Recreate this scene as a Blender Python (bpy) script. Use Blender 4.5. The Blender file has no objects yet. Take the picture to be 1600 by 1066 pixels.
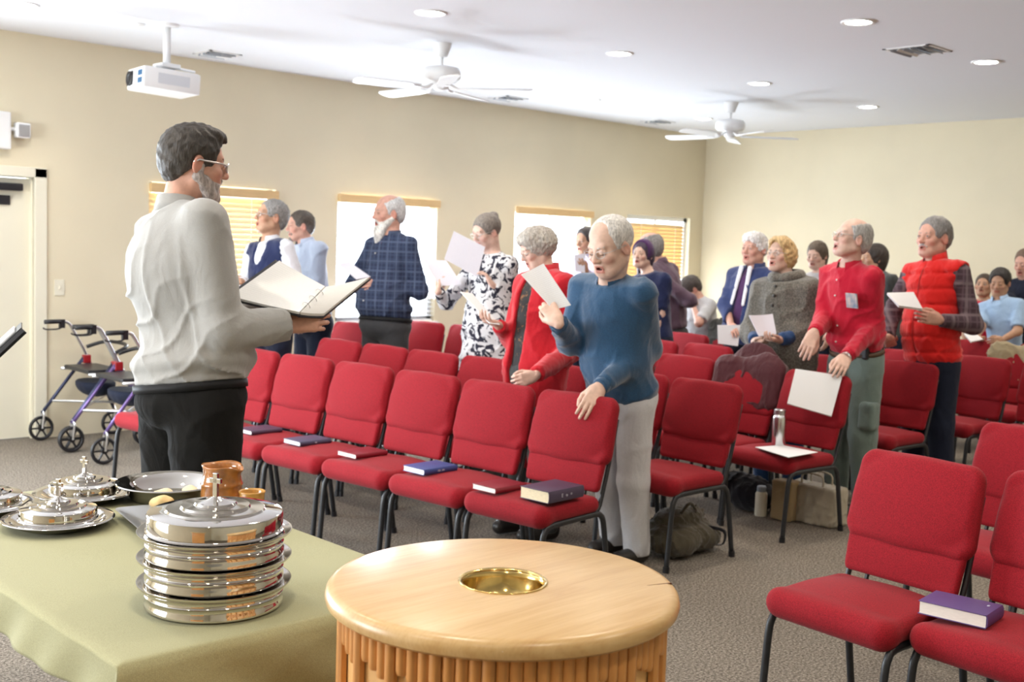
import bpy, bmesh, math, random
import numpy as np
from mathutils import Vector, Matrix
C = bpy.context.scene.collection
PI = math.pi
rnd = random.Random(7)

# ---------------------------------------------------------------- camera, world, exposure
EYE = np.array([0.0, 0.0, 1.5695])
CAM_F = np.array([0.68871092, 0.72041227, -0.08175224])
CAM_R = np.array([0.7243204, -0.68865196, 0.03344311])
CAM_U = np.array([0.03220601, 0.08224745, 0.99609143])
FPX = 1779.9
cd = bpy.data.cameras.new('camera'); cam = bpy.data.objects.new('camera', cd); C.objects.link(cam)
cam.matrix_world = Matrix(((CAM_R[0], CAM_U[0], -CAM_F[0], EYE[0]), (CAM_R[1], CAM_U[1], -CAM_F[1], EYE[1]),
                           (CAM_R[2], CAM_U[2], -CAM_F[2], EYE[2]), (0, 0, 0, 1)))
cd.sensor_width = 36.0; cd.lens = FPX / 1600 * 36; cd.clip_start = .05; cd.clip_end = 200
cd.dof.use_dof = True; cd.dof.focus_distance = 2.9; cd.dof.aperture_fstop = 6.0
bpy.context.scene.camera = cam
sc = bpy.context.scene
sc.view_settings.view_transform = 'Standard'; sc.view_settings.look = 'None'
sc.view_settings.gamma = 1.0; sc.view_settings.use_curve_mapping = False
sc.view_settings.exposure = 0.68
sc.cycles.use_denoising = True
sc.cycles.max_bounces = 10; sc.cycles.diffuse_bounces = 4; sc.cycles.glossy_bounces = 9
sc.cycles.transmission_bounces = 4; sc.cycles.sample_clamp_indirect = 6; sc.cycles.caustics_reflective = False; sc.cycles.caustics_refractive = False
w = bpy.data.worlds.new('world'); sc.world = w; w.use_nodes = True
bgn = w.node_tree.nodes['Background']; bgn.inputs[0].default_value = (0.84, 0.93, 1.0, 1); bgn.inputs[1].default_value = 2.6

def area(name, loc, rot, sx, sy, power, col, shape='RECTANGLE', spread=PI):
    l = bpy.data.lights.new(name, 'AREA'); l.shape = shape; l.size = sx; l.size_y = sy; l.energy = power; l.color = col; l.spread = spread
    o = bpy.data.objects.new(name, l); o.location = loc; o.rotation_euler = rot; C.objects.link(o); return o
DAY = (0.80, 0.90, 1.0); WARM = (1.0, 0.87, 0.70)
ROOM = dict(x0=-2.6, x1=11.5, y0=-3.2, y1=8.68, h=3.02)
WIN = [(4.22, 5.39), (6.04, 7.22), (8.28, 9.45), (10.07, 11.25)]   # windows in the left wall
WINH = (0.82, 2.0)
for i, (a, b) in enumerate(WIN):      # daylight entering each window
    area('daylight', ((a + b) / 2, 8.86, 1.41), (-(PI / 2 + .45), 0, 0), b - a, 1.15, (85, 150, 62, 34)[i], DAY)
area('daylight', (.6, 8.9, 1.2), (-(PI / 2 + .2), 0, 0), 2.0, 2.0, 240, DAY)
area('daylight', (-2.45, 5.0, 1.5), (PI / 2, 0, -PI / 2), 2.6, 1.6, 120, (.93, .96, 1.0))
DOWN = [(10.0 - 1.794 * i, 7.6 - 1.934 * j) for i in range(7) for j in range(5)]
SKIPL = {(3, 0)}

# ---------------------------------------------------------------- helpers
def px2w(x, y, d):
    """point at depth d (m along the optical axis) seen at photo pixel x,y"""
    return EYE + d * (CAM_F + CAM_R * (x - 800) / FPX - CAM_U * (y - 533) / FPX)
def px2z(x, y, z):
    v = CAM_F + CAM_R * (x - 800) / FPX - CAM_U * (y - 533) / FPX
    return EYE + v * (z - EYE[2]) / v[2]
def depth(P): return float((np.asarray(P, float) - EYE) @ CAM_F)

def tag(o, label=None, cat=None, group=None, kind=None):
    if label: o['label'] = label
    if cat: o['category'] = cat
    if group: o['group'] = group
    if kind: o['kind'] = kind
    return o
def empty(name, loc=(0, 0, 0), rz=0, label=None, cat=None, group=None):
    o = bpy.data.objects.new(name, None); C.objects.link(o); o.location = loc; o.rotation_euler = (0, 0, rz); o.empty_display_size = .1
    return tag(o, label, cat, group)
def link(name, me, m, parent=None):
    o = bpy.data.objects.new(name, me); C.objects.link(o)
    if m is not None:
        for mm in (m if isinstance(m, (list, tuple)) else [m]): me.materials.append(mm)
    if parent: o.parent = parent
    return o
def bobj(name, bm, m, parent=None, smooth=False, ang=None):
    me = bpy.data.meshes.new(name); bm.normal_update(); bm.to_mesh(me); bm.free()
    if smooth: me.polygons.foreach_set('use_smooth', [True] * len(me.polygons))
    if ang:
        me.polygons.foreach_set('use_smooth', [True] * len(me.polygons)); me.set_sharp_from_angle(angle=math.radians(ang))
    return link(name, me, m, parent)
def struct(name, bm, m, parent=None, **k):
    o = bobj(name, bm, m, parent, **k)
    if not parent: o['kind'] = 'structure'
    return o
def copy_tree(o, parent=None):
    c = o.copy(); C.objects.link(c)
    if parent: c.parent = parent
    for ch in list(o.children): copy_tree(ch, c)
    return c
def box(bm, x0, y0, z0, x1, y1, z1, M=None, bev=0):
    r = bmesh.ops.create_cube(bm, size=1)
    vs = r['verts']
    bmesh.ops.scale(bm, vec=(x1 - x0, y1 - y0, z1 - z0), verts=vs)
    bmesh.ops.translate(bm, vec=((x0 + x1) / 2, (y0 + y1) / 2, (z0 + z1) / 2), verts=vs)
    if bev:
        es = list({e for v in vs for e in v.link_edges})
        r = bmesh.ops.bevel(bm, geom=es, offset=bev, segments=2, profile=.6, affect='EDGES'); vs = list({v for f in r['faces'] for v in f.verts} | {v for v in vs if v.is_valid})
    if M is not None: bmesh.ops.transform(bm, matrix=M, verts=vs)
    return vs
def tube(bm, pts, r, n=10, cap=True, sx=1.0):
    """swept tube; r float or list; sx squashes the section sideways"""
    pts = [Vector(p) for p in pts]; rs = r if isinstance(r, (list, tuple)) else [r] * len(pts)
    rings = []; up = None
    for i, p in enumerate(pts):
        t = (pts[min(i + 1, len(pts) - 1)] - pts[max(i - 1, 0)]).normalized()
        if up is None:
            up = Vector((0, 0, 1)) if abs(t.z) < .9 else Vector((1, 0, 0))
        s = t.cross(up).normalized(); up = s.cross(t).normalized()
        rings.append([bm.verts.new(p + (s * math.cos(2 * PI * k / n) * sx + up * math.sin(2 * PI * k / n)) * rs[i]) for k in range(n)])
    for a, b in zip(rings, rings[1:]):
        for k in range(n): bm.faces.new((a[k], a[(k + 1) % n], b[(k + 1) % n], b[k]))
    if cap:
        bm.faces.new(rings[0][::-1]); bm.faces.new(rings[-1])
    return bm
def smooth_path(pts, n=4):
    P = [np.array(p, float) for p in pts]; out = []
    for i in range(len(P) - 1):
        p0 = P[max(i - 1, 0)]; p1 = P[i]; p2 = P[i + 1]; p3 = P[min(i + 2, len(P) - 1)]
        for k in range(n):
            t = k / n; out.append(.5 * ((2 * p1) + (-p0 + p2) * t + (2 * p0 - 5 * p1 + 4 * p2 - p3) * t * t + (-p0 + 3 * p1 - 3 * p2 + p3) * t ** 3))
    out.append(P[-1]); return out
def lathe(bm, prof, n=48, c=(0, 0, 0), fn=None):
    """prof list of (r,z); open ends are closed when r==0"""
    rings = []
    for r, z in prof:
        if r < 1e-6: rings.append([bm.verts.new((c[0], c[1], c[2] + z))])
        else:
            ring = []
            for k in range(n):
                a = 2 * PI * k / n; rr, zz = (r, z) if fn is None else fn(r, z, a)
                ring.append(bm.verts.new((c[0] + rr * math.cos(a), c[1] + rr * math.sin(a), c[2] + zz)))
            rings.append(ring)
    for a, b in zip(rings, rings[1:]):
        if len(a) == 1 and len(b) == 1: continue
        for k in range(n):
            k2 = (k + 1) % n
            if len(a) == 1: bm.faces.new((a[0], b[k2], b[k]))
            elif len(b) == 1: bm.faces.new((a[k], a[k2], b[0]))
            else: bm.faces.new((a[k], a[k2], b[k2], b[k]))
    return bm

# ---------------------------------------------------------------- materials
def nodes(name):
    m = bpy.data.materials.new(name); m.use_nodes = True; nt = m.node_tree
    return m, nt, nt.nodes['Principled BSDF']
def N(nt, t, **kw):
    n = nt.nodes.new(t)
    for k, v in kw.items():
        if k.startswith('i_'): n.inputs[k[2:].replace('_', ' ')].default_value = v
        elif k[0] == 'n' and k[1:].isdigit(): n.inputs[int(k[1:])].default_value = v
        else: setattr(n, k, v)
    return n
def rgb(c): return (c[0], c[1], c[2], 1)
def mat(name, col, rough=.6, metal=0, spec=.5, noise=0, scale=8, bump=0, bscale=200, col2=None, sheen=0, emit=None, estr=0, coat=0, trans=0, stretch=None, alpha=1):
    m, nt, b = nodes(name); L = nt.links
    b.inputs['Base Color'].default_value = rgb(col); b.inputs['Roughness'].default_value = rough; b.inputs['Metallic'].default_value = metal
    b.inputs['Specular IOR Level'].default_value = spec; b.inputs['Sheen Weight'].default_value = sheen; b.inputs['Coat Weight'].default_value = coat
    b.inputs['Transmission Weight'].default_value = trans; b.inputs['Alpha'].default_value = alpha
    if emit: b.inputs['Emission Color'].default_value = rgb(emit); b.inputs['Emission Strength'].default_value = estr
    tc = N(nt, 'ShaderNodeTexCoord'); src = tc.outputs['Object']
    if stretch:
        mp = N(nt, 'ShaderNodeMapping'); mp.inputs['Scale'].default_value = stretch; L.new(src, mp.inputs[0]); src = mp.outputs[0]
    if noise or col2:
        nz = N(nt, 'ShaderNodeTexNoise', i_Scale=scale, i_Detail=4.0); L.new(src, nz.inputs['Vector'])
        cr = N(nt, 'ShaderNodeValToRGB'); cr.color_ramp.elements[0].position = .35; cr.color_ramp.elements[1].position = .65
        c2 = col2 or tuple(min(1, x * (1 + noise)) for x in col); c1 = col if col2 else tuple(x * (1 - noise) for x in col)
        cr.color_ramp.elements[0].color = rgb(c1); cr.color_ramp.elements[1].color = rgb(c2)
        L.new(nz.outputs[0], cr.inputs[0]); L.new(cr.outputs[0], b.inputs['Base Color'])
    if bump:
        bz = N(nt, 'ShaderNodeTexNoise', i_Scale=bscale, i_Detail=3.0); L.new(src, bz.inputs['Vector'])
        bp = N(nt, 'ShaderNodeBump', i_Strength=bump, i_Distance=.002); L.new(bz.outputs[0], bp.inputs['Height']); L.new(bp.outputs[0], b.inputs['Normal'])
    return m

M = {}
M['wall'] = mat('painted_wall', (.76, .68, .50), .85, noise=.02, scale=2, bump=.25, bscale=60)
M['ceil'] = mat('ceiling_paint', (.78, .79, .83), .9, bump=.3, bscale=70)
M['door'] = mat('door_paint', (.78, .74, .60), .5, noise=.02, scale=1.5)
M['white'] = mat('white_enamel', (.82, .82, .82), .45)
M['offwhite'] = mat('warm_white_plastic', (.80, .76, .62), .5)
M['grey'] = mat('vent_grey', (.30, .34, .40), .6)
M['black'] = mat('black_plastic', (.012, .012, .015), .4)
M['frame'] = mat('black_enamel', (.018, .020, .024), .38, noise=.15, scale=40)
M['blind'] = mat('honey_wood_blind', (.72, .50, .25), .55, noise=.08, scale=3, stretch=(2, 20, 60))
M['slat'] = mat('pale_wood_slat', (.86, .68, .42), .55, noise=.05, scale=3, stretch=(2, 20, 60))
M['wslat'] = mat('white_slat', (.92, .94, .97), .5)
M['wframe'] = mat('window_vinyl', (.86, .88, .90), .4)
M['lamp'] = mat('lamp_glow', (1, 1, 1), .5, emit=(1, .97, .9), estr=28)
M['steel'] = mat('polished_steel', (.60, .57, .53), .06, metal=1)
M['satin'] = mat('satin_aluminium', (.66, .67, .70), .30, metal=1)
M['brass'] = mat('brass', (.72, .52, .20), .16, metal=1, noise=.12, scale=30)
M['lens_glass'] = mat('glass', (1, 1, 1), .02, trans=1, spec=.5)

def carpet():
    m, nt, b = nodes('carpet'); L = nt.links; tc = N(nt, 'ShaderNodeTexCoord')
    vo = N(nt, 'ShaderNodeTexNoise', i_Scale=95.0, i_Detail=5.0, i_Roughness=.85); L.new(tc.outputs['Object'], vo.inputs['Vector'])
    cr = N(nt, 'ShaderNodeValToRGB'); e = cr.color_ramp.elements; e[0].position = .38; e[0].color = (.040, .032, .025, 1); e[1].position = .64; e[1].color = (.58, .52, .44, 1)
    x = e.new(.48); x.color = (.21, .182, .148, 1); x = e.new(.54); x.color = (.32, .28, .232, 1)
    L.new(vo.outputs[0], cr.inputs[0])
    big = N(nt, 'ShaderNodeTexNoise', i_Scale=1.3, i_Detail=2.0); L.new(tc.outputs['Object'], big.inputs['Vector'])
    mx = N(nt, 'ShaderNodeMix', data_type='RGBA', blend_type='MULTIPLY'); mx.inputs[0].default_value = .25
    L.new(cr.outputs[0], mx.inputs[6]); L.new(big.outputs[0], mx.inputs[7]); L.new(mx.outputs[2], b.inputs['Base Color'])
    b.inputs['Roughness'].default_value = .95; b.inputs['Specular IOR Level'].default_value = .15
    bp = N(nt, 'ShaderNodeBump', i_Strength=.8, i_Distance=.006); L.new(vo.outputs[0], bp.inputs['Height']); L.new(bp.outputs[0], b.inputs['Normal'])
    return m
M['carpet'] = carpet()
def fabric(name, col, dark=.75, ws=900, rough=.85, sheen=.25, speck=.12, bump=.35, wr=0):
    m, nt, b = nodes(name); L = nt.links; tc = N(nt, 'ShaderNodeTexCoord')
    nz = N(nt, 'ShaderNodeTexNoise', i_Scale=float(ws), i_Detail=2.0); L.new(tc.outputs['Object'], nz.inputs['Vector'])
    cr = N(nt, 'ShaderNodeValToRGB'); e = cr.color_ramp.elements; e[0].position = .35; e[1].position = .65
    e[0].color = rgb(tuple(c * dark for c in col)); e[1].color = rgb(tuple(min(1, c * (1 + speck)) for c in col))
    L.new(nz.outputs[0], cr.inputs[0]); L.new(cr.outputs[0], b.inputs['Base Color'])
    b.inputs['Roughness'].default_value = rough; b.inputs['Sheen Weight'].default_value = sheen; b.inputs['Specular IOR Level'].default_value = .25
    bp = N(nt, 'ShaderNodeBump', i_Strength=bump, i_Distance=.001); L.new(nz.outputs[0], bp.inputs['Height']); L.new(bp.outputs[0], b.inputs['Normal'])
    if wr:
        mp = N(nt, 'ShaderNodeMapping'); mp.inputs['Scale'].default_value = (1, 1, .55); mp.inputs['Rotation'].default_value = (.5, .4, 0); L.new(tc.outputs['Object'], mp.inputs[0])
        n2 = N(nt, 'ShaderNodeTexNoise', i_Scale=11.0, i_Detail=3.0, i_Distortion=1.4, i_Roughness=.45); L.new(mp.outputs[0], n2.inputs['Vector'])
        b2 = N(nt, 'ShaderNodeBump', i_Strength=wr, i_Distance=.02); L.new(n2.outputs[0], b2.inputs['Height']); L.new(bp.outputs[0], b2.inputs['Normal']); L.new(b2.outputs[0], b.inputs['Normal'])
    return m
M['red'] = fabric('red_upholstery', (.29, .006, .014), .66, 300, sheen=.06)
M['cloth'] = fabric('sage_tablecloth', (.36, .35, .20), .88, 500, sheen=.1)
def wood():
    m, nt, b = nodes('oak'); L = nt.links; tc = N(nt, 'ShaderNodeTexCoord')
    mp = N(nt, 'ShaderNodeMapping'); mp.inputs['Rotation'].default_value = (0, 0, -.72); mp.inputs['Scale'].default_value = (1.0, 9.0, 9.0); L.new(tc.outputs['Object'], mp.inputs[0])
    n1 = N(nt, 'ShaderNodeTexNoise', i_Scale=2.2, i_Detail=5.0, i_Roughness=.6, i_Distortion=.6); L.new(mp.outputs[0], n1.inputs['Vector'])
    mp2 = N(nt, 'ShaderNodeMapping'); mp2.inputs['Rotation'].default_value = (0, 0, -.72); mp2.inputs['Scale'].default_value = (6, 160.0, 60.0); L.new(tc.outputs['Object'], mp2.inputs[0])
    n2 = N(nt, 'ShaderNodeTexNoise', i_Scale=2.0, i_Detail=3.0); L.new(mp2.outputs[0], n2.inputs['Vector'])
    cr = N(nt, 'ShaderNodeValToRGB'); e = cr.color_ramp.elements; e[0].position = .30; e[0].color = (.52, .31, .12, 1); e[1].position = .72; e[1].color = (.66, .455, .22, 1)
    x = e.new(.5); x.color = (.60, .395, .172, 1)
    L.new(n1.outputs[0], cr.inputs[0])
    c2 = N(nt, 'ShaderNodeValToRGB'); e = c2.color_ramp.elements; e[0].position = .36; e[0].color = (.93, .89, .85, 1); e[1].position = .55; e[1].color = (1, 1, 1, 1); L.new(n2.outputs[0], c2.inputs[0])
    mx = N(nt, 'ShaderNodeMix', data_type='RGBA', blend_type='MULTIPLY'); mx.inputs[0].default_value = 1
    L.new(cr.outputs[0], mx.inputs[6]); L.new(c2.outputs[0], mx.inputs[7]); L.new(mx.outputs[2], b.inputs['Base Color'])
    b.inputs['Roughness'].default_value = .34; b.inputs['Coat Weight'].default_value = .25; b.inputs['Coat Roughness'].default_value = .25
    return m
M['oak'] = wood()
M['oak_side'] = mat('oak_stave', (.58, .265, .075), .42, noise=.14, scale=5, stretch=(14, 14, 1.5), coat=.2)
M['oak_panel'] = mat('oak_panel', (.72, .42, .16), .45, noise=.08, scale=4, stretch=(10, 10, 1.5))

# ---------------------------------------------------------------- signed-distance sculpting (numpy surface nets)
def vsub(P, c): return [P[i] - c[i] for i in range(3)]
class Ell:
    def __init__(s, c, r, R=None):
        s.c = np.array(c, float); s.r = np.array(r, float); s.R = None if R is None else np.array(R, float)   # R rows = local axes
        m = s.r if R is None else np.full(3, s.r.max()); s.lo = s.c - m; s.hi = s.c + m
    def __call__(s, X, Y, Z):
        x, y, z = X - s.c[0], Y - s.c[1], Z - s.c[2]
        if s.R is not None: R = s.R; x, y, z = (R[0, 0] * x + R[0, 1] * y + R[0, 2] * z, R[1, 0] * x + R[1, 1] * y + R[1, 2] * z, R[2, 0] * x + R[2, 1] * y + R[2, 2] * z)
        a, b, c = s.r
        k0 = np.sqrt((x / a) ** 2 + (y / b) ** 2 + (z / c) ** 2); k1 = np.sqrt((x / a ** 2) ** 2 + (y / b ** 2) ** 2 + (z / c ** 2) ** 2)
        return k0 * (k0 - 1) / (k1 + 1e-6)
class Cap:
    def __init__(s, a, b, ra, rb=None, ax=None, sq=1.0):
        s.a = np.array(a, float); s.b = np.array(b, float); s.ra = ra; s.rb = ra if rb is None else rb
        s.ax = None if ax is None else np.array(ax, float) / np.linalg.norm(ax); s.sq = sq      # squash: thickness along ax is r*sq
        m = max(s.ra, s.rb) * max(1, sq); s.lo = np.minimum(s.a, s.b) - m; s.hi = np.maximum(s.a, s.b) + m
    def __call__(s, X, Y, Z):
        ab = s.b - s.a; L2 = ab @ ab + 1e-12
        x, y, z = X - s.a[0], Y - s.a[1], Z - s.a[2]
        t = np.clip((x * ab[0] + y * ab[1] + z * ab[2]) / L2, 0, 1)
        x = x - t * ab[0]; y = y - t * ab[1]; z = z - t * ab[2]
        r = s.ra + t * (s.rb - s.ra)
        if s.ax is not None:
            q = x * s.ax[0] + y * s.ax[1] + z * s.ax[2]; d2 = x * x + y * y + z * z - q * q
            return (np.sqrt(d2 + (q / s.sq) ** 2) - r) * min(1, (s.sq + 1) / 2)
        return np.sqrt(x * x + y * y + z * z) - r
class CapF(Cap):            # tapered limb with a flat far end
    def __call__(s, X, Y, Z):
        d = Cap.__call__(s, X, Y, Z); n = (s.b - s.a) / (np.linalg.norm(s.b - s.a) + 1e-9)
        return np.maximum(d, (X - s.b[0]) * n[0] + (Y - s.b[1]) * n[1] + (Z - s.b[2]) * n[2])
class Box:
    def __init__(s, c, h, r=.01, R=None):
        s.c = np.array(c, float); s.h = np.array(h, float) - r; s.r = r; s.R = None if R is None else np.array(R, float)
        m = np.array(h, float) if R is None else np.full(3, np.linalg.norm(h)); s.lo = s.c - m; s.hi = s.c + m
    def __call__(s, X, Y, Z):
        x, y, z = X - s.c[0], Y - s.c[1], Z - s.c[2]
        if s.R is not None: R = s.R; x, y, z = (R[0, 0] * x + R[0, 1] * y + R[0, 2] * z, R[1, 0] * x + R[1, 1] * y + R[1, 2] * z, R[2, 0] * x + R[2, 1] * y + R[2, 2] * z)
        x, y, z = abs(x) - s.h[0], abs(y) - s.h[1], abs(z) - s.h[2]
        return np.sqrt(np.maximum(x, 0) ** 2 + np.maximum(y, 0) ** 2 + np.maximum(z, 0) ** 2) + np.minimum(np.maximum(x, np.maximum(y, z)), 0) - s.r
class Half:                 # keeps n.(p-c) < 0
    def __init__(s, c, n): s.c = np.array(c, float); s.n = np.array(n, float) / np.linalg.norm(n); s.lo = None
    def __call__(s, X, Y, Z): return (X - s.c[0]) * s.n[0] + (Y - s.c[1]) * s.n[1] + (Z - s.c[2]) * s.n[2]
def smin(a, b, k):
    if k <= 0: return np.minimum(a, b)
    h = np.maximum(k - abs(a - b), 0) / k; return np.minimum(a, b) - h * h * k * .25
def smax(a, b, k): return -smin(-a, -b, k)
class Fld:
    def __init__(s, h): s.h = h; s.ops = []
    def u(s, prim, k=.02): s.ops.append(('u', prim, k)); return s
    def sub(s, prim, k=.005): s.ops.append(('s', prim, k)); return s
    def cut(s, prim, k=.002): s.ops.append(('i', prim, k)); return s
    def disp(s, fn): s.ops.append(('d', fn, 0)); return s
    def mesh(s):
        us = [o for o in s.ops if o[0] == 'u']; h = s.h
        lo = np.min([o[1].lo for o in us], 0) - 3 * h - .012; hi = np.max([o[1].hi for o in us], 0) + 3 * h + .012
        n = np.ceil((hi - lo) / h).astype(int) + 1
        ax = [(lo[i] + h * np.arange(n[i])).astype(np.float32) for i in range(3)]
        F = np.full(tuple(n), .2, np.float32)
        for op, pr, k in s.ops:
            if op == 'd':
                F += pr(ax[0][:, None, None], ax[1][None, :, None], ax[2][None, None, :]).astype(np.float32); continue
            if pr.lo is None or op == 'i': sl = [slice(0, n[i]) for i in range(3)]
            else:
                m = 2 * h + max(k, .01) + .02
                a = np.clip(np.floor((pr.lo - m - lo) / h).astype(int), 0, n); b = np.clip(np.ceil((pr.hi + m - lo) / h).astype(int) + 1, 0, n)
                if (b <= a).any(): continue
                sl = [slice(a[i], b[i]) for i in range(3)]
            sl = tuple(sl)
            D = pr(ax[0][sl[0]][:, None, None], ax[1][sl[1]][None, :, None], ax[2][sl[2]][None, None, :]).astype(np.float32)
            if op == 'u': F[sl] = smin(F[sl], D, k)
            elif op == 's': F[sl] = smax(F[sl], -D, k)
            else: F[sl] = smax(F[sl], D, k)
        F[0], F[-1] = .1, .1; F[:, 0], F[:, -1] = .1, .1; F[:, :, 0], F[:, :, -1] = .1, .1
        return nets(F, lo, h)
def nets(F, lo, h):
    S = F < 0; nx, ny, nz = F.shape
    cnt = np.zeros((nx - 1, ny - 1, nz - 1), np.int8)
    for i in (0, 1):
        for j in (0, 1):
            for k in (0, 1): cnt += S[i:nx - 1 + i, j:ny - 1 + j, k:nz - 1 + k]
    act = np.argwhere((cnt > 0) & (cnt < 8)); idx = np.full(cnt.shape, -1, np.int64); idx[tuple(act.T)] = np.arange(len(act))
    V = np.zeros((len(act), 3)); W = np.zeros(len(act))
    cs = [(i, j, k) for i in (0, 1) for j in (0, 1) for k in (0, 1)]
    for a in cs:
        for d in range(3):
            if a[d]: continue
            b = list(a); b[d] = 1
            fa = F[act[:, 0] + a[0], act[:, 1] + a[1], act[:, 2] + a[2]]; fb = F[act[:, 0] + b[0], act[:, 1] + b[1], act[:, 2] + b[2]]
            m = (fa < 0) != (fb < 0); t = np.where(m, fa / (fa - fb + (fa == fb)), 0)
            p = np.zeros((len(act), 3)); p[:] = a; p[:, d] += t; V += p * m[:, None]; W += m
    V = (V / W[:, None] + act) * h + lo
    Q = []
    for d in range(3):
        sl0 = [slice(1, -1)] * 3; sl0[d] = slice(0, -1); sl1 = list(sl0); sl1[d] = slice(1, None)
        A = S[tuple(sl0)]; B = S[tuple(sl1)]
        for flip, mm in ((0, A & ~B), (1, ~A & B)):
            e = np.argwhere(mm)
            if not len(e): continue
            o = e.copy(); u, v = [q for q in range(3) if q != d]
            o[:, u] += 1; o[:, v] += 1
            c = []
            for du, dv in ((-1, -1), (0, -1), (0, 0), (-1, 0)):
                q = o.copy(); q[:, u] += du; q[:, v] += dv; c.append(idx[q[:, 0], q[:, 1], q[:, 2]])
            c = np.stack(c, 1)
            if (flip == 1) != (d == 1): c = c[:, ::-1]
            Q.append(c)
    return V, np.concatenate(Q)
def npmesh(name, V, Q, m, parent=None, col=None, smooth=True):
    me = bpy.data.meshes.new(name); me.vertices.add(len(V)); me.vertices.foreach_set('co', np.ascontiguousarray(V, np.float32).ravel())
    k = Q.shape[1]; me.loops.add(Q.size); me.loops.foreach_set('vertex_index', np.ascontiguousarray(Q, np.int32).ravel())
    me.polygons.add(len(Q)); me.polygons.foreach_set('loop_start', np.arange(0, Q.size, k, dtype=np.int32))
    me.update(calc_edges=True)
    me.polygons.foreach_set('use_smooth', np.full(len(Q), smooth))
    if col is not None:
        at = me.color_attributes.new('Col', 'FLOAT_COLOR', 'POINT'); at.data.foreach_set('color', np.ascontiguousarray(np.concatenate([col, np.ones((len(col), 1))], 1), np.float32).ravel())
    return link(name, me, m, parent)
def join(ms):
    V = []; Q = []; n = 0
    for v, q in ms: V.append(v); Q.append(q + n); n += len(v)
    return np.concatenate(V), np.concatenate(Q)
# ================================================================ the room
x0, x1, y0, y1, H = ROOM['x0'], ROOM['x1'], ROOM['y0'], ROOM['y1'], ROOM['h']
bm = bmesh.new(); box(bm, x0 - .2, y0 - .2, -.12, x1 + .2, y1 + .2, 0); struct('floor', bm, M['carpet'])
bm = bmesh.new(); box(bm, x0 - .2, y0 - .2, H, x1 + .2, y1 + .2, H + .12); struct('ceiling', bm, M['ceil'])
bm = bmesh.new()
segs = []; DOORX = (2.35, 3.31); DOORZ = 1.97; LW = (-.4, 1.6)
xs = x0 - .2
openings = [(LW[0], LW[1], .2, 2.2), (DOORX[0], DOORX[1], 0, DOORZ)] + [(a, b, WINH[0], WINH[1]) for a, b in WIN]
for a, b, z0_, z1_ in openings:
    box(bm, xs, y1, 0, a, y1 + .16, H)
    if z0_ > 0: box(bm, a, y1, 0, b, y1 + .16, z0_)
    box(bm, a, y1, z1_, b, y1 + .16, H); xs = b
box(bm, xs, y1, 0, x1 + .2, y1 + .16, H); struct('wall_left', bm, M['wall'])
bm = bmesh.new(); box(bm, x1, y0 - .2, 0, x1 + .16, y1, H); struct('wall_back', bm, M['wall'])
bm = bmesh.new(); box(bm, x0 - .2, y0 - .16, 0, x1, y0, H); struct('wall_right', bm, M['wall'])
bm = bmesh.new(); box(bm, x0 - .16, y0, 0, x0, 3.6, H); box(bm, x0 - .16, 6.4, 0, x0, y1, H); box(bm, x0 - .16, 3.6, 0, x0, 6.4, .6); box(bm, x0 - .16, 3.6, 2.3, x0, 6.4, H)
struct('wall_front', bm, M['wall'])
# side door
dr = empty('door_1', (DOORX[0], y1, 0)); dr['kind'] = 'structure'
bm = bmesh.new(); box(bm, .01, .05, .01, .95, .095, 1.96); struct('leaf', bm, M['door'], dr)
bm = bmesh.new()
box(bm, .96, -.018, 0, 1.05, .12, 2.04, bev=.004); box(bm, -.09, -.018, 0, 0, .12, 2.04, bev=.004); box(bm, -.09, -.018, 1.97, 1.05, .12, 2.045, bev=.004)
box(bm, .945, .03, 0, .96, .05, 1.97)
struct('door_frame', bm, M['offwhite'], dr)
bm = bmesh.new(); box(bm, .30, -.01, 1.865, .88, .05, 1.92, bev=.01); tube(bm, [(.5, 0, 1.93), (.25, -.10, 1.94), (.0, -.01, 1.945)], .010, 6); struct('door_closer', bm, M['black'], dr)
bm = bmesh.new(); box(bm, .30, .035, 1.76, .80, .05, 1.83, bev=.003); struct('door_sign', bm, M['black'], dr)
# windows
for i, (a, b) in enumerate(WIN):
    we = empty('window_%d' % (i + 1), ((a + b) / 2, y1, WINH[0])); we['kind'] = 'structure'; hw = (b - a) / 2; hh = WINH[1] - WINH[0]
    bm = bmesh.new()
    box(bm, -hw, .06, 0, -hw + .05, .12, hh); box(bm, hw - .05, .06, 0, hw, .12, hh); box(bm, -hw, .06, 0, hw, .12, .05); box(bm, -hw, .06, hh - .05, hw, .12, hh)
    box(bm, -.02, .07, .05, .02, .11, hh - .05)
    struct('window_frame', bm, M['wframe'], we)
    bm = bmesh.new(); box(bm, -hw - .03, -.035, -.03, hw + .03, .06, -.002, bev=.004); struct('window_sill', bm, M['white'], we)
    gl = bmesh.new(); box(gl, -hw + .05, .088, .05, hw - .05, .092, hh - .05); 
    m = bpy.data.materials.get('pane_glass')
    if not m:
        m, nt, bb = nodes('pane_glass'); gg = N(nt, 'ShaderNodeBsdfGlossy', i_Roughness=.02); tr = N(nt, 'ShaderNodeBsdfTransparent'); mx = N(nt, 'ShaderNodeMixShader', n0=.05)
        nt.links.new(tr.outputs[0], mx.inputs[1]); nt.links.new(gg.outputs[0], mx.inputs[2]); nt.links.new(mx.outputs[0], nt.nodes['Material Output'].inputs[0])
    struct('pane', gl, m, we)
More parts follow.
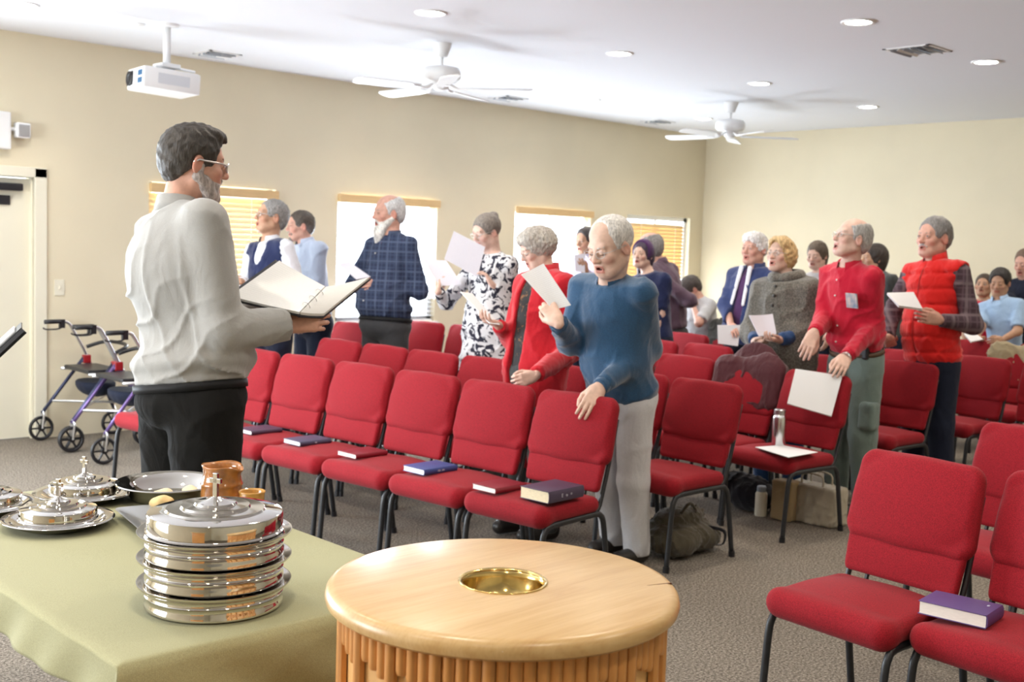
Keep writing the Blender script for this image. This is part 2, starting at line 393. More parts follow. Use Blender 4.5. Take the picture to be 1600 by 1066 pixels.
# outside: sunlit pale ground seen through the glass
# blinds
SL = {}
def blind(i, zt, zb, tilt, slm, label, val=True, inset=0.0, step=.043, dx=0.0):
    a, b = WIN[i]; a += inset; b -= inset; cx = (a + b) / 2
    e = empty('window_blind', (cx, y1 - .0, 0), 0, label, 'blind', 'slatted blinds on the left wall')
    hw = (b - a) / 2 + .005
    if val:
        bm = bmesh.new(); box(bm, -hw, -.05, zt - .075, hw, -.012, zt, bev=.004); bobj('valance', bm, M['blind'], e)
    n = int((zt - .08 - zb) / step); key = (i, )
    bm = bmesh.new(); vs = box(bm, -hw + .012, -.024, -.0015, hw - .012, .024, .0015, Matrix.Rotation(tilt, 4, 'X'))
    me = bpy.data.meshes.new('slat'); bm.to_mesh(me); bm.free(); me.materials.append(slm)
    for k in range(n):
        o = bpy.data.objects.new('slat', me); C.objects.link(o); o.parent = e; o.location = (dx * k, .035 if val else .05, zt - .10 - k * step)
    bm = bmesh.new(); box(bm, -hw + .012, .022, zb - .02, hw - .012, .05, zb, bev=.003); bobj('bottom_rail', bm, slm, e)
    bm = bmesh.new()
    for s in (-.6, .6): box(bm, s * hw - .002, .008, zb, s * hw + .002, .010, zt - .07)
    bobj('ladder_cord', bm, M['wslat'], e)
    return e
blind(0, 1.99, .84, 1.28, M['slat'], 'honey wooden blind fully lowered with closed slats, behind the man in the grey shirt')
blind(1, 2.005, .84, .12, M['wslat'], 'blind with honey valance and open white slats, behind the white-bearded man')
blind(2, 2.0, 1.80, .1, M['wslat'], 'raised blind with only its honey valance showing, above the curly-haired woman in red')
blind(3, 1.985, .95, 1.1, M['blind'], 'golden brown lowered blind set low inside the window nearest the corner', val=False, inset=.06)

# ceiling fittings
Hc = H
def downlight(x, y):
    bm = bmesh.new(); lathe(bm, [(.075, 0), (.078, -.006), (.098, -.008), (.102, -.003), (.102, 0)], 28); 
    return bm
dl0 = None; DLL = {}
near = []
for i in range(7):
    for j in range(5):
        if (i, j) in SKIPL: continue
        x, y = 10.0 - 1.794 * i, 7.6 - 1.934 * j
        if not (x0 + .3 < x < x1 and y0 + .3 < y < y1): continue
        near.append((x, y, i, j))
DLN = {(0, 0): 'round ceiling downlight beyond the far ceiling fan, nearest the room corner', (1, 0): 'faint round ceiling downlight between the two fans, close to the left wall', (3, 0): '', 
       (4 - 0, 0): '', (0, 1): 'round ceiling downlight above the man in the red vest, just right of the far fan', (1, 1): 'round ceiling downlight above and left of the far ceiling fan',
       (2, 1): 'round ceiling downlight between the near fan and the far fan', (3, 1): 'round ceiling downlight directly above the near ceiling fan at the top edge',
       (1, 2): 'rightmost round ceiling downlight, right of the square vent', (2, 2): 'round ceiling downlight at top right, left of the square vent',
       (2, 0): 'round ceiling downlight hidden partly by the near ceiling fan, close to the left wall', (4, 0): 'faint ceiling downlight between the projector and the near fan', (5, 0): 'round ceiling downlight in the top left corner, left of the projector'}
def add_down(x, y, label, grp):
    global dl0
    if dl0 is None:
        dl0 = empty('ceiling_downlight', (x, y, Hc), 0, label, 'ceiling light', grp)
        bm = bmesh.new(); lathe(bm, [(.076, -.001), (.080, -.007), (.100, -.009), (.104, -.004), (.104, 0)], 28); bobj('trim_ring', bm, M['white'], dl0, smooth=True)
        bm = bmesh.new(); lathe(bm, [(0, -.0035), (.077, -.0035)], 28); bobj('bulb_face', bm, M['lamp'], dl0)
        o = dl0
    else:
        o = copy_tree(dl0); o.location = (x, y, Hc); o['label'] = label; o['group'] = grp
    l = bpy.data.lights.new('downlight_glow', 'SPOT'); l.energy = 34; l.color = WARM; l.spot_size = 2.4; l.spot_blend = .8; l.shadow_soft_size = .07
    lo = bpy.data.objects.new('downlight_glow', l); lo.location = (x, y, Hc - .02); C.objects.link(lo)
EXTRA = [(4.62, 7.6), (2.83, 7.62)]
for x, y, i, j in near:
    add_down(x, y, DLN.get((i, j)) or 'round recessed ceiling downlight outside the view', 'recessed downlights')
def fan(x, y, rz, label, drop=.17, rod=.1):
    e = empty('ceiling_fan', (x, y, Hc), rz, label, 'ceiling fan')
    bm = bmesh.new(); lathe(bm, [(.068, 0), (.066, -.02), (.040, -.09), (.022, -.10), (0, -.10)], 28); bobj('canopy', bm, M['white'], e, smooth=True)
    bm = bmesh.new(); tube(bm, [(0, 0, -.09), (0, 0, -.09 - rod - .05)], .011, 10); bobj('downrod', bm, M['white'], e, smooth=True)
    z = -.10 - rod
    bm = bmesh.new(); lathe(bm, [(0, z + .01), (.05, z + .01), (.125, z - .005), (.14, z - .03), (.14, z - .075), (.12, z - .10), (.06, z - .105), (.055, z - .15), (.03, z - .165), (0, z - .168)], 36); bobj('motor_housing', bm, M['white'], e, smooth=True)
    for k in range(5):
        a = 2 * PI * k / 5
        R = Matrix.Rotation(a, 4, 'Z')
        bm = bmesh.new(); tube(bm, smooth_path([(.07, 0, z - .12), (.12, 0, z - .15), (.17, .0, z - .15)], 3), .010, 6); box(bm, .15, -.035, z - .156, .22, .035, z - .150); bmesh.ops.transform(bm, matrix=R, verts=bm.verts); bobj('blade_iron', bm, M['white'], e)
        bm = bmesh.new()
        out = [(.17, -.045), (.30, -.062), (.62, -.070), (.655, -.05), (.67, 0), (.655, .05), (.62, .070), (.30, .062), (.17, .045)]
        top = [bm.verts.new((p[0], p[1], .004)) for p in out]; bot = [bm.verts.new((p[0], p[1], -.004)) for p in out]
        bm.faces.new(top); bm.faces.new(bot[::-1])
        for q in range(len(out)): q2 = (q + 1) % len(out); bm.faces.new((top[q2], top[q], bot[q], bot[q2]))
        bmesh.ops.transform(bm, matrix=R @ Matrix.Translation((0, 0, z - .150)) @ Matrix.Rotation(.2, 4, 'X'), verts=bm.verts)
        bobj('blade', bm, M['white'], e)
    return e
fan(5.37, 6.45, .35, 'white five-blade ceiling fan nearer the camera, above the white-bearded man', rod=.07)
fan(9.08, 6.58, .55, 'white five-blade ceiling fan farther away, near the room corner', rod=.07)
def vent(x, y, rz, s, label):
    e = empty('ceiling_vent', (x, y, Hc), rz, label, 'air vent', 'square ceiling air vents')
    bm = bmesh.new(); box(bm, -s, -s, -.006, s, -s + .025, 0); box(bm, -s, s - .025, -.006, s, s, 0); box(bm, -s, -s, -.006, -s + .025, s, 0); box(bm, s - .025, -s, -.006, s, s, 0); bobj('frame', bm, M['white'], e)
    bm = bmesh.new(); box(bm, -s + .02, -s + .02, -.001, s - .02, s - .02, .0); bobj('duct', bm, M['grey'], e)
    n = 6
    for k in range(n):
        q = -s + .035 + (2 * s - .07) * (k + .5) / n
        bm = bmesh.new(); box(bm, -s + .025, -.012, -.001, (s - .025) * (0 if k % 2 and k < 4 else 1), .012, .001, Matrix.Translation((0, q, -.012)) @ Matrix.Rotation(.7 if k < n / 2 else -.7, 4, 'X')); bobj('louvre', bm, M['grey'] if k % 2 else M['white'], e)
vent(4.6, 8.30, 0, .14, 'ceiling air vent by the left wall, right of the projector')
vent(7.69, 8.21, 0, .14, 'small dark ceiling air vent by the left wall, beside the near fan blade')
vent(9.98, 8.21, 0, .14, 'small dark ceiling air vent by the left wall, just left of the far fan')
vent(7.50, 3.90, 0, .17, 'square ceiling air vent at upper right between two downlights')
bm = bmesh.new(); lathe(bm, [(0, -.022), (.02, -.022), (.03, -.01), (.032, 0)], 16)
o = bobj('sprinkler_head', bm, M['white'], None, smooth=True); o.location = (6.1, 8.45, Hc); tag(o, 'tiny white ceiling sprinkler head close to the left wall', 'sprinkler')
bm = bmesh.new(); lathe(bm, [(0, -.012), (.045, -.012), (.05, 0)], 20)
o = bobj('ceiling_cover_plate', bm, M['white'], None, smooth=True); o.location = (3.60, 7.60, Hc); tag(o, 'small round white cover plate on the ceiling beside the projector mount', 'cover plate')
# projector
pj = empty('projector', (3.75, 7.46, Hc), .0, 'white ceiling-mounted projector on a short white pole', 'projector')
bm = bmesh.new(); lathe(bm, [(.085, 0), (.08, -.012), (.03, -.022), (0, -.022)], 28); bobj('ceiling_plate', bm, M['white'], pj, smooth=True)
bm = bmesh.new(); tube(bm, [(0, 0, -.02), (0, 0, -.27)], .026, 14); bobj('pole', bm, M['white'], pj, smooth=True)
bm = bmesh.new(); box(bm, -.07, -.07, -.30, .07, .07, -.27, bev=.006)
for a in range(4): tube(bm, [(0, 0, -.285), (.15 * (1 if a % 2 else -1), .12 * (1 if a < 2 else -1), -.315)], .010, 6)
bobj('bracket', bm, M['white'], pj)
pb = bpy.data.objects.new('housing_pivot', None)
bm = bmesh.new(); box(bm, -.20, -.165, -.47, .20, .165, -.325, bev=.02); body = bobj('housing', bm, M['white'], pj, ang=40)
RZ = math.radians(-6)
M2 = Matrix.Rotation(RZ, 4, 'Z') @ Matrix.Rotation(.05, 4, 'Y')
body.matrix_local = M2
bm = bmesh.new(); lathe(bm, [(0, .0), (.035, .0), (.038, .006), (.048, .014), (.05, .0)], 24); bmesh.ops.transform(bm, matrix=Matrix.Translation((-.202, .09, -.395)) @ Matrix.Rotation(-PI / 2, 4, 'Y'), verts=bm.verts); bobj('lens', bm, M['black'], body, smooth=True)
bm = bmesh.new(); box(bm, -.203, .04, -.44, -.198, .15, -.345); bobj('lens_panel', bm, M['black'], body)
M['port'] = mat('blue_port', (.02, .10, .22), .4)
for zz in (-.37, -.42):
    bm = bmesh.new(); box(bm, -.204, -.135, zz - .018, -.199, -.06, zz + .018); bobj('intake_grille', bm, M['port'], body)
bm = bmesh.new(); box(bm, -.10, -.1665, -.43, .12, -.164, -.36); bobj('side_panel', bm, mat('pale_grey', (.62, .64, .68), .5), body)
# switch, emergency light
bm = bmesh.new(); box(bm, -.038, -.006, -.06, .038, 0, .06, bev=.002); o = bobj('light_switch', bm, M['offwhite']); o.location = (3.50, y1, 1.15); tag(o, 'cream wall light switch between the side door and the window', 'switch')
bm = bmesh.new(); box(bm, -.006, -.012, -.012, .006, -.004, .012); bobj('rocker', bm, M['offwhite'], o)
el = empty('emergency_light', (3.02, y1, 2.29), 0, 'white emergency light box with one lamp head, above the side door', 'emergency light')
bm = bmesh.new(); box(bm, -.17, -.075, -.13, .10, 0, .14, bev=.012); bobj('box', bm, M['white'], el)
bm = bmesh.new(); tube(bm, [(.10, -.04, .02), (.14, -.04, .02)], .014, 8); bobj('arm', bm, M['white'], el)
bm = bmesh.new(); box(bm, .135, -.09, -.04, .235, -.01, .07, bev=.012); hd = bobj('lamp_head', bm, M['white'], el)
bm = bmesh.new(); box(bm, .145, -.095, -.03, .225, -.088, .055, bev=.002); bobj('lamp_lens', bm, M['satin'], hd)
# ================================================================ furniture
class Slab:      # cushion: rounded rectangle of half size (hu,hv) with corner radius rc, half thickness hw, edge round r
    def __init__(s, c, R, hu, hv, hw, rc, r, taper=0.0):
        s.c = np.array(c, float); s.R = np.array(R, float); s.p = (hu, hv, hw, rc, r, taper); m = math.hypot(hu, hv) + hw; s.lo = s.c - m; s.hi = s.c + m
    def __call__(s, X, Y, Z):
        R = s.R; x, y, z = X - s.c[0], Y - s.c[1], Z - s.c[2]; hu, hv, hw, rc, r, tp = s.p
        u = R[0, 0] * x + R[0, 1] * y + R[0, 2] * z; v = R[1, 0] * x + R[1, 1] * y + R[1, 2] * z; w = R[2, 0] * x + R[2, 1] * y + R[2, 2] * z
        u = u * (1 + tp * v)
        a = abs(u) - hu + rc; b = abs(v) - hv + rc
        d2 = np.sqrt(np.maximum(a, 0) ** 2 + np.maximum(b, 0) ** 2) + np.minimum(np.maximum(a, b), 0) - rc
        a = d2 + r; b = abs(w) - hw + r
        return np.sqrt(np.maximum(a, 0) ** 2 + np.maximum(b, 0) ** 2) + np.minimum(np.maximum(a, b), 0) - r
HW = .238
def make_chair():
    e = empty('stacking_chair', (0, 0, 0))
    f = Fld(.0085)
    f.u(Slab((-.043, 0, .425), [[1, 0, 0], [0, 1, 0], [0, 0, 1]], .215, HW, .036, .05, .033), .01)
    f.u(Ell((-.043, 0, .44), (.20, .215, .042)), .03)
    f.u(Cap((-.215, -HW + .05, .415), (-.215, HW - .05, .415), .047), .03)
    V, Q = f.mesh(); npmesh('seat', V, Q, M['red'], e)
    ta = math.atan2(.115, .44); T = np.array([math.sin(ta), 0, math.cos(ta)]); W_ = np.array([math.cos(ta), 0, -math.sin(ta)]); R = [[0, 1, 0], T, W_]
    f = Fld(.0085)
    f.u(Slab((.240, 0, .745), R, HW, .158, .030, .055, .028, taper=.22), .01)
    f.u(Ell((.215, 0, .745), (.035, .21, .15), [W_, [0, 1, 0], T]), .035)
    f.u(Cap((.196, -HW + .04, .612), (.196, HW - .04, .612), .020), .018)
    V, Q = f.mesh(); npmesh('back_cushion', V, Q, M['red'], e)
    f = Fld(.0085)
    f.u(Slab((.190, 0, .570), R, HW - .018, .100, .017, .02, .014, taper=-.25), .01)
    f.u(Ell((.184, 0, .56), (.022, .19, .065), [W_, [0, 1, 0], T]), .02)
    V, Q = f.mesh(); npmesh('lumbar_panel', V, Q, M['red'], e)
    for s in (-1, 1):
        y = s * .222
        pts = smooth_path([(-.262, y, .012), (-.250, y, .15), (-.236, y, .31), (-.222, y, .355), (-.19, y, .378), (-.05, y, .382), (.13, y, .382), (.175, y, .372), (.200, y, .335), (.222, y, .22), (.258, y, .012)], 3)
        bm = bmesh.new(); tube(bm, pts, .0145, 8, sx=.85)
        o = bobj('leg_frame', bm, M['frame'], e, smooth=True)
        for q0, q1 in (((-.263, y, 0), (-.261, y, .03)), ((.260, y, 0), (.256, y, .03))): bm = bmesh.new(); tube(bm, [q0, q1], .0165, 10); bobj('glide', bm, M['black'], o)
        bm = bmesh.new(); tube(bm, smooth_path([(.10, y * .97, .375), (.165, y * .97, .40), (.195, y * .97, .47), (.235, y * .97, .60), (.285, y * .97, .80)], 3), .011, 6); bobj('back_post', bm, M['frame'], e, smooth=True)
    for y in (-.13, .13):
        bm = bmesh.new(); tube(bm, [(.10, y, .395), (.165, y, .425), (.185, y, .50), (.20, y, .54)], .009, 6); bobj('back_bracket', bm, M['frame'], e)
    for x in (-.17, .13):
        bm = bmesh.new(); tube(bm, [(x, -.22, .378), (x, .22, .378)], .010, 6); bobj('crossbar', bm, M['frame'], e)
    return e
CH = []; proto_chair = None
def chair(bx, y, ang, label, group):
    """bx,y: middle of the top of the back; ang: degrees the row turns away from the room's cross direction"""
    global proto_chair
    th = -math.radians(ang)
    if proto_chair is None: proto_chair = make_chair(); o = proto_chair
    else: o = copy_tree(proto_chair)
    o.location = (bx - .275 * math.cos(th), y - .275 * math.sin(th), 0); o.rotation_euler = (0, 0, th)
    tag(o, label, 'chair', group); CH.append(o); return o
ORD = ['first', 'second', 'third', 'fourth', 'fifth', 'sixth', 'seventh', 'eighth', 'ninth', 'tenth', 'eleventh']
G1 = 'red chairs of the front row'
R1 = ['front row red chair at the aisle end that the old man in blue touches', 'front row red chair whose back the woman in the red cardigan holds',
      'front row red chair left of the one the woman in red holds', 'front row red chair in the middle, with a dark red hymnal at its left edge', 'front row red chair right of the leader, with a slate blue hymnal on it',
      'front row red chair partly hidden by the leader in the grey shirt', 'leftmost front row red chair, behind the leader, beside the walkers']
for k in range(7): chair(3.905 - .047 * k, 3.615 + .497 * k, -5.4, R1[k], G1)
G2 = 'red chairs of the second row'
R2 = [(4.915, 3.625, 2, 'empty second row red chair at the aisle end, right of the old man in blue'), (4.93, 4.12, 2, 'second row red chair partly hidden by the old man in the blue sweater'),
      (4.80, 4.60, -4, 'second row red chair hidden behind the woman in the red cardigan'), (4.66, 5.06, -3, 'second row red chair whose top shows left of the woman in red'),
      (4.60, 5.52, -1, 'second row red chair in front of the floral-dressed woman'), (4.575, 5.98, -1, 'second row red chair directly in front of the white-bearded man'), (4.545, 6.45, -1, 'second row red chair at the left end, left of the white-bearded man')]
for x, y, a, l in R2: chair(x, y, a, l, G2)
G3 = 'red chairs of the third row'
for x, y, a, l in [(5.92, 3.57, 6, 'third row aisle red chair with a white binder over its back'), (5.99, 4.09, 2, 'third row red chair with the maroon coat draped over it'), (6.0, 4.60, 2, 'third row red chair left of the maroon coat'),
                   (6.0, 5.10, 0, 'third row red chair hidden behind the old man in blue'), (5.62, 7.80, -6, 'red chair top seen left of the bearded man beneath the window'), (6.33, 7.73, -8, 'bright red chair by the wall right of the bearded man'), (6.42, 7.22, -8, 'red chair beside the wall chair, mostly behind the floral-dressed woman')]: chair(x, y, a, l, G3)
G4 = 'red chairs of the fourth row'
for x, y, a, l in [(7.15, 3.65, 4, 'red chair in front of the man in the red vest'), (7.02, 4.15, 4, 'fourth row red chair behind the old man in the red shirt'), (6.98, 4.62, 4, 'fourth row red chair hidden by the woman in the grey poncho'), (6.91, 5.10, 5, 'fourth row red chair top in front of the white paper'), (6.88, 5.58, 5, 'fourth row red chair top just right of the blue sweater')]: chair(x, y, a, l, G4)
G5 = 'red chairs of the fifth row'
for x, y, a, l in [(8.12, 3.58, 6, 'fifth row red chair right of the man in the red vest'), (8.05, 4.10, 4, 'fifth row red chair behind the man in the red vest'), (7.75, 5.4, 5, 'fifth row red chair under the white paper'), (7.70, 5.90, 6, 'fifth row red chair top below the dark coat, left of the white paper'), (8.15, 3.06, 4, 'fifth row red chair beyond the edge of the view')]: chair(x, y, a, l, G5)
G6 = 'red chairs of the rear rows'
for x, y, a, l in [(9.15, 3.72, 4, 'red chair with the khaki jacket, at the right edge of the view'), (9.15, 3.2, 4, 'rear red chair at the right edge beyond the khaki jacket'), (9.75, 4.32, 2, 'rear red chair right in front of the boy in pale blue'), (9.9, 3.82, 2, 'rear red chair behind the khaki jacket')]: chair(x, y, a, l, G6)
G7 = 'red chairs right of the aisle'
for x, y, a, l in [(3.715, 1.815, 5, 'large red chair at lower right with the purple book at its side, nearest the aisle'), (3.755, 1.318, 6, 'red chair cut by the right edge, next to the large lower right one'), (4.80, 1.87, 6, 'red chair behind the large lower right chair'), (4.85, 1.37, 6, 'red chair cut by the right edge, second row on the right'), (3.80, .82, 6, 'front chair farther right, outside the view')]: chair(x, y, a, l, G7)

# ---- communion table with sage cloth
TX0, TX1, TY0, TY1, TZ = .905, 1.715, 1.965, 3.50, .778
tb = empty('communion_table', ((TX0 + TX1) / 2, (TY0 + TY1) / 2, 0), 0, 'rectangular communion table under the sage green cloth', 'table')
hx, hy = (TX1 - TX0) / 2, (TY1 - TY0) / 2
bm = bmesh.new(); box(bm, -hx + .012, -hy + .012, TZ - .035, hx - .012, hy - .012, TZ - .004, bev=.004); bobj('table_top', bm, M['oak_panel'], tb)
for sx_ in (-1, 1):
    for sy_ in (-1, 1):
        bm = bmesh.new(); box(bm, sx_ * (hx - .16) - .025, sy_ * (hy - .22) - .025, 0, sx_ * (hx - .16) + .025, sy_ * (hy - .22) + .025, TZ - .03); bobj('leg', bm, M['oak_side'], tb)
def cloth_mesh():
    drop = {'-x': .105, '+x': .20, '-y': .42, '+y': .20}
    n = 110; us = []; vs = []
    def ax(a, b, da, db, m):
        L_ = list(np.linspace(a - da, a, 16)[:-1]) + list(np.linspace(a, a + .02, 3)[:-1]) + list(np.linspace(a + .02, b - .02, m)) + list(np.linspace(b - .02, b, 3)[1:]) + list(np.linspace(b, b + db, 12)[1:])
        return np.array(L_)
    u = ax(TX0, TX1, drop['-x'], drop['+x'], 40); v = ax(TY0, TY1, drop['-y'], drop['+y'], 70)
    U, Vv = np.meshgrid(u, v, indexing='ij')
    ou = np.maximum(TX0 - U, 0) + np.maximum(U - TX1, 0); ov = np.maximum(TY0 - Vv, 0) + np.maximum(Vv - TY1, 0)
    cu = np.clip(U, TX0, TX1); cv = np.clip(Vv, TY0, TY1)
    su = np.sign(U - cu); sv = np.sign(Vv - cv); dz = np.maximum(ou, ov) + .25 * np.minimum(ou, ov)
    s = U * 7 + Vv * 9
    wav = .010 * np.sin(s * 1.7) + .007 * np.sin(s * 3.9 + 1)
    k = np.clip(dz / .15, 0, 1)
    X = cu + su * (.004 + .30 * np.minimum(ou, ov) * 1.1 + k * (.012 + wav) * (ou > 0)); Y = cv + sv * (.004 + .33 * np.minimum(ou, ov) + k * (.015 + wav) * (ov > 0))
    Z = TZ - np.where(dz > 0, dz - np.minimum(dz, .012) * .3, 0)
    Z += .0007 * np.sin(U * 14 + 1) * np.sin(Vv * 11) * (dz == 0)
    edge = np.clip(.012 - np.minimum(np.minimum(cu - TX0, TX1 - cu), np.minimum(cv - TY0, TY1 - cv)), 0, .012) * (dz == 0); Z -= edge * .25
    V = np.stack([X, Y, Z], -1).reshape(-1, 3); a, b = U.shape
    i = np.arange(a * b).reshape(a, b); Q = np.stack([i[:-1, :-1], i[1:, :-1], i[1:, 1:], i[:-1, 1:]], -1).reshape(-1, 4)
    return V, Q
V, Q = cloth_mesh(); o = npmesh('tablecloth', V, Q, M['cloth']); sm = o.modifiers.new('s', 'SOLIDIFY'); sm.thickness = .0015; sm.offset = -1
tag(o, 'sage green cloth draped over the communion table', 'tablecloth')
CZ = TZ + .0015
# ---- silver
def cross_finial(bm, z, h=.052, w=.030, t=.006, rz=0.0):
    Mx = Matrix.Rotation(rz, 4, 'Z') @ Matrix.Translation((0, 0, z))
    vs = []
    vs += box(bm, -t * .6, -t, 0, t * .6, t, h, Mx, bev=.0012); vs += box(bm, -t * .6, -w / 2, h * .58, t * .6, w / 2, h * .58 + t * 1.8, Mx, bev=.0012)
def lid_bm(r, dome, hgt):
    bm = bmesh.new()
    lathe(bm, [(r + .002, 0), (r + .003, .003), (r, .005), (r, hgt), (r - .0015, hgt + .003), (r - .006, hgt + .0045), (r * .74, hgt + .008), (r * .72, hgt + .012), (r * .70, hgt + .012), (r * .52, hgt + .013), (r * .50, hgt + .018), (r * .48, hgt + .018), (r * .32, hgt + .019), (r * .30, hgt + .024), (r * .26, hgt + .025),
               (r * .12, hgt + .029), (r * .06, hgt + .034), (0, hgt + .036)], 64)
    return bm
def tray_bm(r):
    bm = bmesh.new()
    lathe(bm, [(0, .0), (r - .004, .0), (r, .003), (r, .012), (r - .003, .016), (r - .003, .026), (r - .0005, .029), (r - .003, .032), (r - .003, .040), (r + .002, .046), (r + .012, .048), (r + .016, .052), (r + .0165, .0555), (r + .013, .0555), (r + .006, .0535), (r - .006, .0535), (r - .006, .012), (0, .012)], 64)
    return bm
SC = px2z(335, 942, CZ); SR = .1465
for k in range(3):
    o = bobj('communion_tray', tray_bm(SR), M['steel'], None, ang=45); o.location = (SC[0], SC[1], CZ + k * .0545)
    tag(o, ['bottom silver communion tray of the tall stack', 'middle silver communion tray of the tall stack', 'top silver communion tray of the tall stack, under the lid'][k], 'tray', 'stacked communion trays')
o = empty('tray_lid', (SC[0], SC[1], CZ + .1635), 0, 'large silver lid with a cross on top of the tall tray stack', 'lid')
bobj('lid', lid_bm(.1435, 1, .036), M['steel'], o, ang=45)
bm = bmesh.new(); cross_finial(bm, .036 + .034, rz=.35); bobj('cross_finial', bm, M['steel'], o)
def plate(px, py, z, lab, lab2, cross=True, rr=.144, lr=.100):
    c = px2z(px, py, z)
    bm = bmesh.new(); lathe(bm, [(0, 0), (.095, 0), (.108, .006), (.112, .016), (rr, .021), (rr + .002, .023), (rr, .0245), (.117, .020), (.100, .008), (0, .006)], 64)
    o = bobj('bread_plate', bm, M['steel'], None, ang=50); o.location = (c[0], c[1], CZ); tag(o, lab, 'plate', 'silver bread plates')
    e = empty('plate_lid', (c[0], c[1], CZ + .0205), 0, lab2, 'lid')
    bobj('lid', lid_bm(lr, 1, .026), M['steel'], e, ang=45)
    bm = bmesh.new(); cross_finial(bm, .026 + .032, h=.050, w=.030, rz=.35); bobj('cross_finial', bm, M['steel'], e)
plate(91, 813, CZ + .015, 'wide-rimmed silver plate nearest the left front of the green table', 'silver cross-topped lid on the nearest left plate')
plate(132, 772, CZ + .015, 'wide-rimmed silver plate farther back on the green table, beside the bread bowl', 'silver cross-topped lid on the back plate, its cross in clear view')
plate(-25, 790, CZ + .015, 'wide-rimmed silver plate cut by the left edge of the photo', 'silver lid on the plate cut by the left edge')
c = px2z(264, 753, CZ + .05)
bm = bmesh.new(); lathe(bm, [(0, 0), (.100, 0), (.112, .006), (.128, .030), (.138, .040), (.154, .046), (.158, .050), (.155, .053), (.137, .046), (.126, .034), (.108, .010), (.095, .006), (0, .006)], 64)
o = bobj('bread_bowl', bm, M['steel'], None, ang=50); o.location = (c[0], c[1], CZ); tag(o, 'open silver bowl holding bread, beside the brown pitcher', 'bowl')
M['wafer'] = mat('pale_flat_bread', (.80, .70, .48), .7, noise=.08, scale=30, bump=.3)
M['bread'] = mat('bread', (.82, .60, .28), .7, noise=.12, scale=30, bump=.3)
for k, (dx, dy, lb) in enumerate([(-.03, -.01, 'flat pale bread piece on the left in the silver bowl'), (.055, -.02, 'pointed pale bread piece on the right in the silver bowl')]):
    f = Fld(.004); f.u(Ell((0, 0, .006), (.032, .026, .008))).u(Ell((.010, 0, .010), (.016, .012, .008)), .01)
    V, Q = f.mesh(); o = npmesh('bread_piece', V, Q, M['wafer']); o.location = (c[0] + dx + .02, c[1] + dy + .03, CZ + .008); o.rotation_euler = (0, 0, k * 1.1); tag(o, lb, 'bread', 'bread pieces in the bowl')
# square tray
P1 = px2z(177, 795, CZ + .022); P2 = px2z(243, 850, CZ + .022); d1 = (P2 - P1)[:2]; L1 = np.linalg.norm(d1); d1 /= L1; d2 = np.array([-d1[1], d1[0]]); 
if d2[0] < 0: d2 = -d2
tw = .25; tr = empty('square_tray', (P1[0] + d1[0] * L1 / 2 + d2[0] * tw / 2, P1[1] + d1[1] * L1 / 2 + d2[1] * tw / 2, CZ), math.atan2(d1[1], d1[0]), 'shallow square satin metal tray partly behind the tall tray stack', 'tray')
bm = bmesh.new()
rings = []
for (s_, z_) in [(.0, 0), (.62, 0), (.66, .003), (.97, .022), (1.0, .023), (1.0, .0245), (.96, .0245), (.64, .0065), (.60, .004), (0, .004)]:
    if s_ == 0: rings.append([bm.verts.new((0, 0, z_))]); continue
    ring = []
    a_, b_ = L1 / 2 * s_, tw / 2 * s_; rc = .02 * s_ + .004
    for cx_, cy_, a0 in ((a_ - rc, b_ - rc, 0), (-a_ + rc, b_ - rc, PI / 2), (-a_ + rc, -b_ + rc, PI), (a_ - rc, -b_ + rc, 1.5 * PI)):
        for q in range(5): t_ = a0 + q / 4 * PI / 2; ring.append(bm.verts.new((cx_ + rc * math.cos(t_), cy_ + rc * math.sin(t_), z_)))
    rings.append(ring)
for a, b in zip(rings, rings[1:]):
    n_ = max(len(a), len(b))
    for k in range(n_):
        k2 = (k + 1) % n_
        if len(a) == 1: bm.faces.new((a[0], b[k2], b[k]))
        elif len(b) == 1: bm.faces.new((a[k], a[k2], b[0]))
        else: bm.faces.new((a[k], a[k2], b[k2], b[k]))
bobj('tray', bm, M['satin'], tr, ang=40)
f = Fld(.004); f.u(Ell((0, 0, .020), (.036, .030, .023))); f.disp(lambda X, Y, Z: .0012 * np.sin(X * 160) * np.sin(Y * 140 + Z * 90))
V, Q = f.mesh(); q_ = px2z(253, 781, CZ + .036); o = npmesh('bread_roll', V, Q, M['bread']); o.location = (q_[0], q_[1], CZ + .005); tag(o, 'golden round bread roll on the square tray behind the lid', 'bread')
# pitcher and cup
M['clay'] = mat('glazed_brown_clay', (.36, .135, .03), .16, noise=.35, scale=26, coat=.5)
M['clay2'] = mat('glazed_amber_clay', (.55, .28, .06), .16, noise=.2, scale=30, coat=.5)
c = px2z(347, 727, CZ + .14)
pt = empty('clay_pitcher', (c[0], c[1], CZ), 0, 'brown glazed clay pitcher behind the tall tray stack', 'pitcher')
def spout(r, z, a):
    t = max(0, (z - .085) / .055); d = math.atan2(math.sin(a - PI * 1.62), math.cos(a - PI * 1.62)); g = math.exp(-(d / .38) ** 2)
    return r + t * g * .014, z - (.010 * t * t * g if z > .12 else 0) + .002 * math.sin(3 * a) * t
bm = bmesh.new(); lathe(bm, [(0, 0), (.045, 0), (.052, .006), (.060, .04), (.059, .065), (.0575, .083), (.0605, .087), (.057, .091), (.052, .115), (.054, .132), (.0575, .140), (.0560, .1425), (.050, .136), (.047, .115), (.052, .08), (.053, .04), (.04, .012), (0, .012)], 48, fn=spout)
bobj('jug', bm, M['clay'], pt, smooth=True)
bm = bmesh.new(); tube(bm, smooth_path([(.035, .045, .125), (.065, .075, .12), (.075, .085, .08), (.045, .045, .045)], 4), .007, 8); bobj('handle', bm, M['clay'], pt, smooth=True)
c = px2z(394, 768, CZ + .082)
